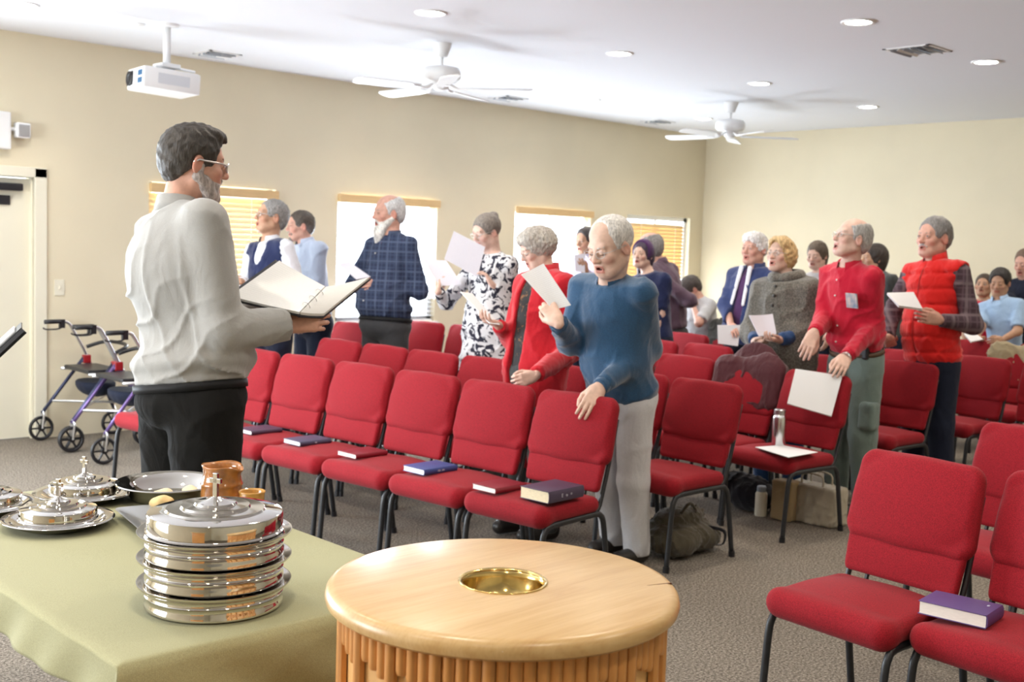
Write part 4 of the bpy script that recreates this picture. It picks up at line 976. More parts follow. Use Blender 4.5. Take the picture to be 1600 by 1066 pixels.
    for sd in (1, -1):
        E, Wr, hd, hn, c_, kw = arms[sd]; z = unit(hn - (hn @ hd) * hd); y = np.cross(z, hd); hs = .96 * tall * kw.pop('hs', 1.0) if kw else .96 * tall
        V, Q = hand_mesh(.0038 if h < .011 else .005, -sd, c_, **kw); V = (V * hs) @ np.array([hd, y, z]) + Wr; parts.append((V, Q))
        cc = np.tile(skinc * 1.02, (len(V), 1)); cols.append(cc)
    # thighs / seat under trousers
    V, Q = join(parts); col = np.concatenate(cols); body = put('body', V, Q, M['skin'], np.clip(col, 0, 1))
    # --- eyes
    if face.get('open', 1):
        for sd in (1, -1):
            bm = bmesh.new(); bmesh.ops.create_uvsphere(bm, u_segments=14, v_segments=10, radius=.0118)
            me = bpy.data.meshes.new('eye'); bm.to_mesh(me); bm.free(); vv = np.array([v.co[:] for v in me.vertices]); g = unit((1, -.12 * sd, face.get('gaze', -.1)))
            d = np.linalg.norm(vv / .0118 - g, axis=1); cl = np.where((d < .26)[:, None], (.01, .01, .01), np.where((d < .52)[:, None], face.get('iris', (.10, .12, .14)), (.78, .74, .70)))
            vw = toW(vv + np.array([.0822, sd * .031, .003])) - base
            me.vertices.foreach_set('co', vw.astype(np.float32).ravel()); at = me.color_attributes.new('Col', 'FLOAT_COLOR', 'POINT'); at.data.foreach_set('color', np.concatenate([cl, np.ones((len(cl), 1))], 1).astype(np.float32).ravel())
            me.polygons.foreach_set('use_smooth', [True] * len(me.polygons)); me.update(); link('eye', me, M['eye'], root)
    # --- brows
    f = Fld(.003)
    for sd in (1, -1): f.u(Cap((.091, sd * .016, .024), (.084, sd * .044, .027), .0042, .003), .002)
    V, Q = f.mesh(); put('eyebrows', toW(V), Q, M['hair'], np.tile(np.array(brows), (len(V), 1)))
    if hair:
        V, Q = hair_mesh(.0055 if hh < .005 else .007, *hair); c0 = np.array(hcol); nz = .5 + .5 * np.sin(V[:, 1] * 210 + V[:, 2] * 60 + 3 * np.sin(V[:, 0] * 50)); cc = c0 * (.9 + .15 * nz[:, None])
        if face.get('temples'):    # greying sides
            wv = np.clip((.02 - V[:, 2]) / .05, 0, 1)[:, None] * np.clip((V[:, 0] + .09) / .05, 0, 1)[:, None]; cc = cc * (1 - wv) + np.array(face['temples']) * wv
        put('hair', toW(V), Q, M['hair'], np.clip(cc, 0, 1))
        if hair[0] == 'band':
            f = Fld(.006); f.u(Ell((-.016, 0, .040), (.118, .098, .108))); f.cut(Ell((.0, 0, .02), (.30, .3, .3))); f.cut(Half((.035, 0, 0), (1, 0, -.15)), .003); f.cut(Half((-.035, 0, 0), (-1, 0, .15)), .003)
            V, Q = f.mesh(); put('headband', toW(V), Q, M['headband'])
    if beard:
        kind, bc = beard; f = Fld(.0045)
        if kind == 'full':
            for s_ in (-1, 1): f.u(Cap((.002, s_ * .066, -.045), (.052, s_ * .040, -.092), .019, .025), .02); f.u(Cap((.012, s_ * .074, -.008), (.004, s_ * .069, -.045), .008, .015), .01); f.u(Cap((.03, s_ * .060, -.05), (.07, s_ * .036, -.068), .014, .014), .01)
            f.u(Ell((.066, 0, -.105), (.030, .034, .032)), .03); f.u(Cap((.068, 0, -.11), (.064, 0, -.165), .026, .012), .02)
            for s_ in (-1, 1): f.u(Cap((.094, s_ * .006, -.043), (.083, s_ * .028, -.062), .0065, .006), .01)
            f.sub(Ell((.098, 0, -.064), (.020, .019, .012)), .003)
        elif kind == 'long':
            for s_ in (-1, 1): f.u(Cap((.0, s_ * .066, -.035), (.055, s_ * .040, -.09), .018, .027), .02); f.u(Cap((.03, s_ * .060, -.05), (.07, s_ * .036, -.068), .014, .014), .01)
            f.u(Ell((.066, 0, -.12), (.036, .045, .05)), .03); f.u(Cap((.068, 0, -.13), (.082, 0, -.285), .046, .022, ax=(1, 0, 0), sq=.7), .03)
            for s_ in (-1, 1): f.u(Cap((.094, s_ * .006, -.043), (.083, s_ * .030, -.066), .008, .007), .01)
            f.sub(Ell((.100, 0, -.064), (.016, .016, .007)), .003)
        elif kind == 'goatee':
            f.u(Ell((.075, 0, -.10), (.022, .026, .028)), .01)
            for s_ in (-1, 1): f.u(Cap((.094, s_ * .004, -.044), (.080, s_ * .027, -.060), .006, .006), .01); f.u(Cap((.080, s_ * .027, -.060), (.076, s_ * .022, -.09), .007, .008), .01)
            f.sub(Ell((.098, 0, -.064), (.016, .016, .008)), .003)
        else:
            for s_ in (-1, 1): f.u(Cap((.095, s_ * .005, -.044), (.085, s_ * .028, -.056), .0070, .005), .008)
        f.disp(strands(.0016, .9)); V, Q = f.mesh(); c0 = np.array(bc); w1 = .5 + .5 * np.sin(V[:, 1] * 160 + 5 * V[:, 0] * 30); cc = c0 * (.8 + .35 * w1[:, None])
        put('moustache' if kind == 'tache' else 'beard', toW(V), Q, M['hair'], np.clip(cc, 0, 1))
    if glasses:
        bm = bmesh.new(); gr = glasses if isinstance(glasses, float) else .0016
        for sd in (1, -1):
            pts = [toW(np.array([.107 - .008 * abs(math.cos(t)) * (1 if math.cos(t) * 1 > 0 else .2), sd * (.032 + .021 * math.cos(t)), .001 + .015 * math.sin(t)])) - base for t in np.linspace(0, 2 * PI, 17)]
            tube(bm, pts, gr, 5, cap=False); tube(bm, [toW(np.array(q)) - base for q in ((.100, sd * .053, .006), (.085, sd * .072, .008), (.0, sd * .086, .010), (-.02, sd * .086, .0))], gr * 1.15, 5)
        tube(bm, [toW(np.array(q)) - base for q in ((.108, -.012, .004), (.111, 0, .007), (.108, .012, .004))], gr, 5)
        g_ = bobj('glasses', bm, M['wire'], root, smooth=True)
    # --- garments
    def torso_field(off, hem=.06, rows=None):
        f = Fld(h); rows = rows or {}
        f.u(Ell(B + Ut * .64 * L, (chest[0] + off, chest[1] + off, .34 * L + off), T), .06)
        f.u(Ell(B + Ut * .24 * L + Ft * bfw, (belly[0] + off, belly[1] + off, .36 * L + off), T), .07)
        f.u(Ell(B - Ut * .03, (hips[0] + off - .005, hips[1] + off - .005, .12), T), .05)
        for sd in (1, -1): f.u(Cap(Nk - Ut * .016, Sh[sd] + Ut * .006, .044 + off * .4, .043 + off), .06)
        return f
    def sleeve(f, off, sd, end=.94, k=.03):
        E, Wr = arms[sd][0], arms[sd][1]; We = E + (Wr - E) * end
        f.u(Cap(Sh[sd], E, .049 * tall + off, .044 * tall + off), k); f.u(CapF(E, We, .045 * tall + off, .032 * tall + off * .75), k)
        return We
    top = top or {}
    tm = top.get('m'); ty = top.get('type', 'shirt'); fo_ = top.get('folds', .006)
    def collar(m, r=neckr + .008, hgt=.035, tiltf=.35, name='collar'):
        n = 22; V = []; c0 = Nk + Ut * .012
        for k in range(n):
            t = math.radians(26 + (334 - 26) * k / (n - 1)); d = Ft * math.cos(t) + Lt * math.sin(t); ff = .5 - .5 * math.cos(t)
            topz = hgt * (.35 + .65 * ff) ; pt = .012 * (1 - ff) ** 3
            for rr, z in ((r - .004, -.02), (r, topz), (r + .006, topz + .002), (r + .022 + pt, -.020 - pt * 2.5), (r + .017 + pt, -.022 - pt * 2.5), (r + .002, topz - .006)): V.append(c0 + d * rr + Ut * z)
        Q = []
        for k in range(n - 1):
            for j in range(6): j2 = (j + 1) % 6; Q.append((k * 6 + j, k * 6 + j2, (k + 1) * 6 + j2, (k + 1) * 6 + j))
        o = put(name, np.array(V), np.array(Q), m); return o
    surf = []
    def front_pt(f, hgt, lat=0.0):
        lo_, hi_ = 0.0, .4
        for _ in range(18):
            mid = (lo_ + hi_) / 2; P = B + Ut * hgt * L + Lt * lat + Ft * mid; d = 9.
            for op, pr, k in f.ops:
                if op == 'u': d = min(d, float(pr(np.array([P[0]]), np.array([P[1]]), np.array([P[2]]))[0]))
            if d < 0: lo_ = mid
            else: hi_ = mid
        return B + Ut * hgt * L + Lt * lat + Ft * (lo_ + .004)
    def buttons(f, m, hs_, r=.006, lat=0.0):
        for q in hs_:
            P = front_pt(f, q, lat) - base; bm = bmesh.new(); bmesh.ops.create_uvsphere(bm, u_segments=8, v_segments=5, radius=r); bmesh.ops.translate(bm, vec=P, verts=bm.verts); bobj('button', bm, m, root, smooth=True)
    if ty in ('shirt', 'sweater', 'polo', 'tee', 'dress'):
        f = torso_field(top.get('off', .012)); ends = {}
        for sd in (1, -1):
            if ty in ('polo', 'tee') or top.get('short'):
                E = arms[sd][0]; f.u(CapF(Sh[sd], Sh[sd] + (E - Sh[sd]) * .85, .058, .058), .03); ends[sd] = None
            else: ends[sd] = sleeve(f, top.get('soff', .012), sd)
        if top.get('blouse'): f.u(Ell(B + Ut * .05 + Ft * (bfw * .6), (hips[0] + .03, hips[1] + .03, .06), T), .04)
        if ty == 'dress':
            f.u(Cap(B - Ut * .05, np.array([B[0], B[1], .45]), .17, .24, ax=Ft, sq=.8), .08)
        if extra: extra(f, dict(B=B, N=Nk, T=T, L=L, Sh=Sh, arms=arms))
        f.disp(folds(fo_, seed, top.get('ff', 1.0)))
        hemz = -.02 if top.get('tucked') else -.11
        if ty != 'dress': f.cut(Half(B + Ut * hemz * 1.0, -Ut), .006)
        nbk = Nk + Ut * .018
        f.cut(Half(nbk, Ut * 1.0 + Ft * .35), .01) if top.get('neck', 1) else None
        if top.get('vneck'): f.sub(Ell(Nk - Ut * .03 + Ft * .085, (.075, .05, .09), T), .01)
        V, Q = f.mesh(); put(top.get('name', 'shirt'), V, Q, tm)
        if top.get('collar', 1) and ty in ('shirt', 'polo'): collar(top.get('cm', tm))
        if ty == 'sweater' and top.get('collar'): collar(top.get('cm', tm))
        if top.get('cuffs'):
            for sd in (1, -1):
                E, Wr = arms[sd][0], arms[sd][1]; d = unit(Wr - E); c1 = Wr - d * .055; c2 = Wr - d * .005
                g = Fld(.006); g.u(Cap(c1 - d * .03, c2 + d * .03, .046 * tall, .038 * tall)); g.cut(Half(c1, -d)); g.cut(Half(c2, d)); V, Q = g.mesh(); put('cuff', V, Q, top.get('cm', tm))
        if top.get('buttons'): buttons(f, M['button'], top['buttons'])
    if ty == 'vest' or ty == 'sweatervest':      # sleeves below, sleeveless layer above
        f = Fld(h)
        for sd in (1, -1): f.u(Ell(Sh[sd] - Lt * sd * .01, (.062, .062, .062), T), .03); sleeve(f, .014, sd)
        f.disp(folds(.005, seed)); V, Q = f.mesh(); put('sleeves', V, Q, top['sm'])
        puff = top.get('puff', 0)
        f = torso_field(.018 + .012 * puff)
        for sd in (1, -1): f.u(Ell(Sh[sd] - Lt * sd * .02, (.062 + .008 * puff, .050, .056 + .008 * puff), T), .04)
        f.disp(folds(.005, seed + 1))
        if puff:
            def quilt(X, Y, Z):
                u = (X - B[0]) * Ut[0] + (Y - B[1]) * Ut[1] + (Z - B[2]) * Ut[2]; l = (X - B[0]) * Lt[0] + (Y - B[1]) * Lt[1] + (Z - B[2]) * Lt[2]
                a = abs(np.sin(PI * u / .105 + .4)); ce = np.exp(-(l / .012) ** 2); return .014 * (1 - a) ** 3 + .006 * ce
            f.disp(quilt)
        for sd in (1, -1): f.sub(Cap(Sh[sd] + Lt * sd * (.052 if puff else .045) - Ut * .015, arms[sd][0] + Lt * sd * .03, .062, .058), .006)
        f.cut(Half(B - Ut * (.10 if not puff else .115), -Ut), .006); f.cut(Half(Nk + Ut * (.012 if not puff else .03), Ut + Ft * .3), .01)
        if not puff: f.sub(Ell(Nk - Ut * .05 + Ft * .11, (.09, .052, .13), T), .006)
        V, Q = f.mesh(); put('vest', V, Q, tm)
        if not puff:
            f = torso_field(.004); f.cut(Half(Nk + Ut * .01, Ut + Ft * .3), .008); f.cut(Half(B + Ut * .1, -Ut), .01); V, Q = f.mesh(); put('shirt', V, Q, top['sm']); collar(top['sm'])
        else:
            collar(tm, .066, .075, name='vest_collar'); collar(M['vestlining'], .060, .070, name='collar_lining')
            # zip
            n_ = [front_pt(f, q) - Ft * .004 - base for q in np.linspace(-.12, .98, 14)]; bm = bmesh.new(); tube(bm, n_, .0035, 5); bobj('zip', bm, M['zip'], root)
    if ty == 'open':       # cardigan or jacket open over an inner top
        f = torso_field(.006); f.disp(folds(.004, seed)); f.cut(Half(B - Ut * .10, -Ut)); f.cut(Half(Nk + Ut * .014, Ut + Ft * .35), .01); V, Q = f.mesh(); put('inner_top', V, Q, inner)
        f = torso_field(.024)
        for sd in (1, -1): sleeve(f, .016, sd)
        lg = top.get('len', .22); f.u(Ell(B - Ut * .06, (hips[0] + .03, hips[1] + .03, .12 + lg * .6), T), .05)
        f.disp(folds(.006, seed + 2)); op = top.get('open', .055)
        f.sub(Box(B + Ut * .45 * L + Ft * .22, (.17, op, .8), .01, T), .012)
        f.cut(Half(B - Ut * lg, -Ut), .006); f.cut(Half(Nk + Ut * .022, Ut + Ft * .3), .01); V, Q = f.mesh(); put(top.get('name', 'cardigan'), V, Q, tm)
        if top.get('lapel') is not None:
            for sd in (1, -1):
                f = Fld(.007); 
                a_ = front_pt_t(T, B, L, chest, .97, sd * (op + .004), Nk); b_ = B + Ut * .35 * L + Lt * sd * (op + .012) + Ft * (max(chest[0], belly[0] + bfw) + .022)
                f.u(Cap(a_, b_, .021, .015, ax=Ft, sq=.40)); V, Q = f.mesh(); put('lapel', V, Q, top['lapel'])
        if top.get('collar', 1): collar(tm, .062, .05)
    if ty == 'poncho':
        f = Fld(h); f.u(Ell(B + Ut * .72 * L, (.135, .185, .2), T), .06)
        f.u(Cap(Nk - Ut * .05, B - UPV * .05, .10, .215, ax=Ft, sq=.72), .08)
        for sd in (1, -1): f.u(Cap(Nk - Ut * .02, Sh[sd], .06, .07), .06); f.u(Cap(Sh[sd], arms[sd][0], .075, .085), .06); f.u(Cap(arms[sd][0], arms[sd][0] + (arms[sd][1] - arms[sd][0]) * .35, .08, .065), .05)
        f.u(Cap(B, B - UPV * .20, .20, .215, ax=Ft, sq=.7), .06)
        def pleat(X, Y, Z): u = (X - B[0]) * Lt[0] + (Y - B[1]) * Lt[1]; return .010 * np.sin(u * 55 + 2 * np.sin(u * 20)) * np.clip((B[2] + .12 - Z) / .3, 0, 1)
        f.disp(pleat); f.disp(folds(.007, seed)); f.cut(Half(Nk + Ut * .01, Ut + Ft * .35), .01); f.cut(Half(B - UPV * .20, -UPV), .01)
        V, Q = f.mesh(); put('poncho', V, Q, tm)
        f = Fld(.009)
        for k in range(16):
            t = math.radians(20 + 320 * k / 15); d = Ft * math.cos(t) + Lt * math.sin(t); ff = .5 - .5 * math.cos(t); c1 = Nk + Ut * (.0 + .035 * ff) + d * .085; t2 = math.radians(20 + 320 * min(k + 1, 15) / 15); d2 = Ft * math.cos(t2) + Lt * math.sin(t2); ff = .5 - .5 * math.cos(t2); f.u(Cap(c1, Nk + Ut * .035 * ff + d2 * .085, .032), .02)
        V, Q = f.mesh(); put('cowl_collar', V, Q, tm)
        f = Fld(h)
        for sd in (1, -1):
            E, Wr = arms[sd][0], arms[sd][1]; f.u(CapF(E, E + (Wr - E) * .92, .05, .044), .02)
        f.disp(folds(.004, seed)); V, Q = f.mesh(); put('sleeves', V, Q, top['sm'])
        for q in (.86, .70, .54, .38):
            P = B + Ut * q * L + Ft * (.115 + .10 * (1 - q)) - base; bm = bmesh.new(); bmesh.ops.create_uvsphere(bm, u_segments=8, v_segments=5, radius=.011); bmesh.ops.translate(bm, vec=P, verts=bm.verts); bobj('button', bm, top['bm'], root, smooth=True)
    # --- trousers
    if bottom is not None and not sit:
        f = Fld(h + .001); zf = .05
        f.u(Ell(B - Ut * .075, (hips[0] + .012, hips[1] + .010, .125), T), .04)
        for sd in (1, -1):
            hip = B - UPV * .12 + Lt * sd * .085 * legw; fx_ = feet[0 if sd > 0 else 1] if feet else None
            an = np.array([B[0], B[1], 0]) + np.array([Lt[0], Lt[1], 0]) * sd * .11 * legw + UPV * .08 - F0 * .02
            if fx_ is not None: an = px2z(fx_[0], fx_[1], .06)
            kn = (hip + an) / 2 + F0 * .02
            f.u(Cap(hip, kn, .097 * legw, .078 * legw), .025); f.u(Cap(kn, an, .078 * legw, .066 * legw), .03)
            g = Fld(.009); toe = an * np.array([1, 1, 0]) + UPV * .045 + F0 * .15; heel = an * np.array([1, 1, 0]) + UPV * .045 - F0 * .04
            g.u(Cap(heel, toe, .043, .040), .01); g.u(Cap(heel + UPV * .04, heel + UPV * .06 + F0 * .05, .038, .04), .03); g.cut(Half((0, 0, .004), -UPV), .002); V, Q = g.mesh(); put('shoe', V, Q, M['shoe'])
        f.disp(folds(.003, seed + 3, .8)); f.cut(Half(B + Ut * .025, Ut), .004); f.cut(Half((0, 0, .045), -UPV), .004)
        V, Q = f.mesh(); put('trousers', V, Q, bottom)
        if belt_m is not None: ell_b = ell_ring('belt', B - Ut * .034 - base, T, hips[0] + .012, hips[1] + .011, .028, belt_m, root)
    if sit:
        f = Fld(h); f.u(Ell(B - Ut * .05, (.15, .18, .12), T), .04)
        for sd in (1, -1): hip = B - UPV * .06 + Lt * sd * .09; kn = hip + F0 * .42; f.u(Cap(hip, kn, .085, .065), .03); f.u(Cap(kn, np.array([kn[0], kn[1], .08]), .062, .05), .03)
        V, Q = f.mesh(); put('trousers', V, Q, bottom)
    PEOPLE[key] = dict(root=root, arms=arms, T=T, B=B, N=Nk, base=base, put=put, toW=toW, D=D, Sh=Sh, L=L)
    return PEOPLE[key]
def front_pt_t(T, B, L, chest, q, lat, Nk): return B + T[2] * q * L + T[1] * lat * .9 + T[0] * (chest[0] * .75 + .026)

for n_, c_, kk in (('shirt_grey', (.36, .355, .34), dict(bump=.1, dark=.93, speck=.04)), ('trouser_dark', (.009, .0086, .008), dict(sheen=0, rough=1.0)), ('sweater_blue', (.018, .07, .15), dict(ws=180, bump=.8, sheen=.5)), ('cream', (.60, .60, .62), {}), ('red_knit', (.50, .008, .018), dict(ws=300)), ('navy', (.012, .020, .075), {}),
                   ('navy_dk', (.010, .014, .032), dict(sheen=.05)), ('paleblue', (.50, .58, .74), {}), ('whiteshirt', (.74, .75, .80), {}), ('mauve', (.11, .065, .095), {}), ('jacket_navy', (.028, .045, .14), {}), ('greytop', (.50, .50, .52), {}), ('poncho', (.135, .125, .105), dict(ws=120, bump=1.0, dark=.6, speck=.5)),
                   ('jeans', (.018, .06, .17), {}), ('redshirt', (.52, .006, .030), {}), ('cargo', (.16, .215, .195), {}), ('vestred', (.66, .012, .010), dict(bump=.15)), ('polo', (.36, .52, .74), {}), ('slate', (.045, .045, .047), dict(sheen=.05)), ('darktop', (.04, .045, .045), {}), ('lav', (.50, .46, .60), {}), ('plum', (.08, .03, .11), {}), ('khaki', (.34, .28, .17), {})):
    M[n_] = cloth_mat(n_ + '_cloth', c_, wr=(.35 if n_ in ('sweater_blue', 'poncho') else .28 if n_ == 'shirt_grey' else .5), **kk)
M['plaidnavy'] = plaid('navy_plaid', (.016, .026, .065), (.035, .055, .115), (.075, .10, .17), 34); M['plaidplum'] = plaid('plum_plaid', (.06, .032, .045), (.12, .075, .095), (.20, .15, .165), 24)
M['floral'] = floral('floral_print', (.72, .72, .74), (.012, .012, .03), 15, .515); M['darkprint'] = floral('dark_print', (.018, .016, .016), (.22, .10, .04), 22, .60)
M['headband'] = M['plum']; M['wire'] = mat('wire_frame', (.62, .60, .58), .3, metal=1); M['button'] = mat('pearl_button', (.78, .76, .72), .3); M['shoe'] = mat('shoe_leather', (.018, .015, .013), .4)
M['vestlining'] = mat('dark_fleece', (.03, .028, .03), .9); M['zip'] = mat('red_zip', (.42, .01, .01), .5); M['belt'] = mat('black_leather_belt', (.010, .010, .011), .6, spec=.2); M['brownbelt'] = mat('brown_belt', (.10, .055, .03), .5); M['gold'] = mat('gold', (.75, .55, .22), .25, metal=1); M['silver'] = mat('silver', (.75, .76, .78), .25, metal=1)
# ---- the congregation, placed one by one
def lead_extra(f, d):
    B, Nk, T, L = d['B'], d['N'], d['T'], d['L']
    f.u(Ell(B + T[2] * .62 * L - T[0] * .045, (.14, .17, .18), T), .08)
    f.u(Ell(B + T[2] * .10 * L + T[0] * .03, (.185, .195, .085), T), .06)
P = person('leader', 'man in light grey dress shirt and dark trousers singing from an open black binder', 4.0, (304, 256, 111, -101, 6, 0), (280, 326), (297, 588), -116, sw=.185, tall=1.06, skin='ruddy', hair=('wave', .006), hcol=(.036, .028, .021),
       face=dict(mouth=1.0, temples=(.085, .078, .07)), beard=('full', (.42, .36, .33)), glasses=.0030, armR=dict(e=(347, 520, -1), w=(452, 505, 4.02), t=(506, 499, 4.08), n='cam', c=.42, k=dict(thumb=.9, hs=1.05)), armL=dict(e=(335, 500, 4.26), w=(400, 470, 4.36), t=(432, 448, 4.38), n='down', c=.3),
       top=dict(m=M['shirt_grey'], tucked=1, cuffs=1, folds=.0055, soff=.030, off=.014, blouse=1, ff=1.0, name='shirt'), bottom=M['trouser_dark'], belt_m=M['belt'], chest=(.135, .19), belly=(.165, .185), bfw=.03, hips=(.175, .200), h=.0075, hh=.0042, extra=lead_extra, legw=1.34, seed=2.0, brows=(.12, .1, .08), neckr=.058)
P = person('blue', 'old man in blue sweater and cream trousers reading a folded sheet over the front chairs', 5.65, (954, 386, 92, 42, 20, 0), (955, 438, -.15), (972, 597, 0), 38, sw=.185, tall=1.0, skin='light', hair=('thin', .001), hcol=(.66, .64, .60), headD=5.42,
       face=dict(mouth=.35, old=1, open=0), glasses=.0014, armL=dict(e=(1014, 545, 5.62), w=(936, 606, 5.30), t=(912, 650, 5.20), n='cam', c=.28, k=dict(hs=1.12, spread=.04)), armR=dict(e=(892, 535, -1), w=(871, 503, -1), t=(848, 466, 1), n='cam', c=.75, k=dict(hs=1.1)),
       top=dict(type='sweater', m=M['sweater_blue'], collar=1, cm=M['sweater_blue'], folds=.005, soff=.018, cuffs=1, off=.018, name='sweater', ff=1.2), bottom=M['cream'], chest=(.135, .175), belly=(.15, .17), bfw=.03, hips=(.14, .175), h=.010, hh=.0045, seed=4.0, brows=(.6, .58, .55), feet=[(995, 862), (958, 845)], sdrop=.05)
P = person('redlady', 'curly grey-haired woman in a red cardigan, one hand gripping the chair in front', 6.15, (838, 389, 62, 66, 24, 0), (852, 426), (838, 565), 52, sw=.16, tall=.92, skin='pale', hair=('curly', .004, .006), hcol=(.46, .42, .37),
       face=dict(mouth=.3, open=0, old=1), glasses=.0013, armL=dict(e=(893, 548, 6.05), w=(835, 588, 5.68), t=(796, 600, 5.58), n='cam', c=.8), armR=dict(e=(800, 530, -1), w=(778, 508, -1), t=(750, 497, -1), n='down', c=.5),
       top=dict(type='open', m=M['red_knit'], len=.30, open=.05), inner=M['darkprint'], bottom=M['darktop'], chest=(.12, .15), belly=(.13, .15), hips=(.13, .165), h=.011, seed=5.0)
P = person('floral', 'woman in black and white floral dress holding a song sheet before her face', 7.65, (760, 363, 54, 52, 16, 0), (771, 398), (762, 500), 45, sw=.155, tall=.92, skin='pale', hair=('bun', .004), hcol=(.22, .19, .165),
       face=dict(mouth=.0, open=0), glasses=.0016, armL=dict(e=(801, 470, 1), w=(770, 446, -1), t=(752, 418, -1), n='right', c=.55), armR=dict(e=(698, 472, -1), w=(684, 455, -1), t=(688, 432, 1), n='left', c=.5),
       top=dict(type='dress', m=M['floral'], folds=.007, collar=0, name='dress'), bottom=M['darktop'], chest=(.12, .15), belly=(.13, .15), seed=6.0)
P = person('beard', 'bald man with a long white beard, navy plaid shirt and grey trousers', 8.5, (607, 334, 56, 66, 2, 0), (612, 368), (603, 492), 48, sw=.19, tall=1.05, skin='pink', hair=('ring', .004), hcol=(.62, .62, .62),
       face=dict(mouth=.3), beard=('long', (.72, .70, .66)), armL=dict(e=(656, 455, 1), w=(596, 443, -1), t=(566, 446, -1), n='cam', c=.5), armR=dict(e=(552, 445, -1), w=(575, 448, 1), t=(560, 440, -1), n='down', c=.5),
       top=dict(m=M['plaidnavy'], tucked=1, folds=.006, blouse=1, buttons=(.75, .55, .35, .15)), bottom=M['slate'], belt_m=M['belt'], chest=(.14, .185), belly=(.18, .20), bfw=.04, hips=(.17, .20), seed=7.0, legw=1.15, brows=(.5, .48, .45))
P = person('navyvest', 'grey-haired man in a navy sweater vest over a white shirt, looking up', 8.2, (424, 340, 55, 68, -10, 0), (421, 376), (424, 500), 50, sw=.175, skin='tan', hair=('short', .003), hcol=(.27, .26, .25), face=dict(mouth=.3), glasses=.0018,
       armL=dict(e=(466, 452, 1), w=(425, 462, -1), t=(400, 446, -1), n='cam', c=.4), armR=dict(e=(384, 452, -1), w=(376, 440, -1), t=(380, 430, 1), n='cam', c=.4),
       top=dict(type='sweatervest', m=M['navy'], sm=M['whiteshirt']), bottom=M['navy_dk'], seed=8.0)
P = person('paleblue', 'dark-haired man with a goatee in a pale blue shirt by the window wall', 8.85, (469, 354, 47, 72, 2, 0), (477, 380), (489, 492), 55, sw=.18, skin='pink', hair=('short', .003), hcol=(.09, .07, .055), face=dict(mouth=.05, temples=(.3, .27, .25)), beard=('goatee', (.24, .20, .18)),
       top=dict(m=M['paleblue'], tucked=1, folds=.006), bottom=M['navy_dk'], seed=9.0)
P = person('hid912', 'person in a lavender shirt mostly hidden behind the old man in the blue sweater', 10.8, (915, 377, 42, 40, 5, 0), (913, 403), (915, 490), 45, sw=.17, skin='tan', hair=('short', .003), hcol=(.05, .04, .04), face=dict(mouth=.2), armL=dict(e=(928, 440, -1), w=(915, 425, -1), t=(905, 408, -1), n='cam', c=.5), top=dict(m=M['lav'], folds=.005), bottom=M['navy_dk'], seed=10.0, h=.015, hh=.007)
P = person('headband', 'young woman with a purple headband in a navy top, behind the blue sweater', 9.2, (1004, 399, 43, 28, -6, 0), (1013, 428), (1020, 520), 40, sw=.16, tall=.92, skin='light', hair=('band', .002), hcol=(.05, .03, .06), face=dict(mouth=.2), top=dict(type='tee', m=M['navy'], folds=.005, collar=0, name='top'), bottom=M['navy_dk'], seed=11.0, h=.014, hh=.006)
P = person('purple', 'balding man in a dark mauve shirt with his back half turned', 10.1, (1014, 388, 47, 112, 0, 0), (1031, 412), (1048, 512), 118, sw=.20, tall=1.05, skin='pink', hair=('ring', .004), hcol=(.25, .23, .22), armL=dict(e=(1078, 470, -1), w=(1048, 470, 1), t=(1030, 462, 1), n='cam', c=.4), face=dict(mouth=.1),
       top=dict(m=M['mauve'], tucked=1, folds=.007), bottom=M['slate'], chest=(.14, .18), belly=(.15, .18), seed=12.0, h=.014, hh=.007)
P = person('seated', 'dark-haired person in a pale top sitting with head bowed near the corner', 10.9, (1079, 452, 38, 60, 35, 0), (1093, 468), (1098, 528), 55, sw=.16, skin='pink', hair=('short', .008), hcol=(.06, .045, .04), face=dict(open=0), armL=dict(e=(1092, 505, -1), w=(1083, 478, 1), t=(1080, 462, 1), n='cam', c=.8),
       top=dict(type='tee', m=M['greytop'], collar=0, folds=.005, name='top'), bottom=M['navy_dk'], sit=True, seed=13.0, h=.014, hh=.007)
P = person('white', 'white-haired woman in a navy jacket open over a plum top', 8.68, (1179, 390, 51, 38, -2, 0), (1180, 420), (1166, 512), 35, sw=.17, tall=.95, skin='pink', hair=('curly', .0, -.012), hcol=(.86, .84, .82), face=dict(mouth=.4), armR=dict(e=(1134, 478, -1), w=(1142, 508, -1), t=(1146, 520, -1), n='cam', c=.5),
       top=dict(type='open', m=M['jacket_navy'], len=.14, open=.04, lapel=M['whiteshirt'], name='jacket'), inner=M['plum'], bottom=M['navy_dk'], chest=(.13, .16), belly=(.14, .165), seed=14.0)
P = person('poncho', 'blonde woman in glasses wearing a grey knitted poncho, holding a booklet', 7.38, (1219, 399, 54, 32, -6, 0), (1229, 436), (1225, 530), 30, sw=.165, tall=.92, skin='light', hair=('bob', .0, -.006), hcol=(.62, .43, .20), face=dict(mouth=.5), glasses=.0014,
       armL=dict(e=(1262, 520, -1), w=(1216, 532, -1), t=(1192, 530, -1), n='down', c=.6), armR=dict(e=(1178, 520, -1), w=(1180, 534, -1), t=(1204, 536, -1), n='down', c=.6),
       top=dict(type='poncho', m=M['poncho'], sm=M['jeans'], bm=mat('dark_button', (.03, .028, .025), .4)), bottom=M['jeans'], seed=15.0, h=.012)
P = person('brunette', 'dark-haired woman in a pale grey top, behind the blonde woman', 9.6, (1276, 399, 42, 25, 12, 0), (1281, 426), (1284, 515), 30, sw=.16, tall=.92, skin='pale', hair=('long', .0, -.004), hcol=(.11, .08, .055), face=dict(open=0, mouth=.1), top=dict(type='tee', m=M['greytop'], collar=0, folds=.005, name='top'), bottom=M['navy_dk'], seed=16.0, h=.014, hh=.006)
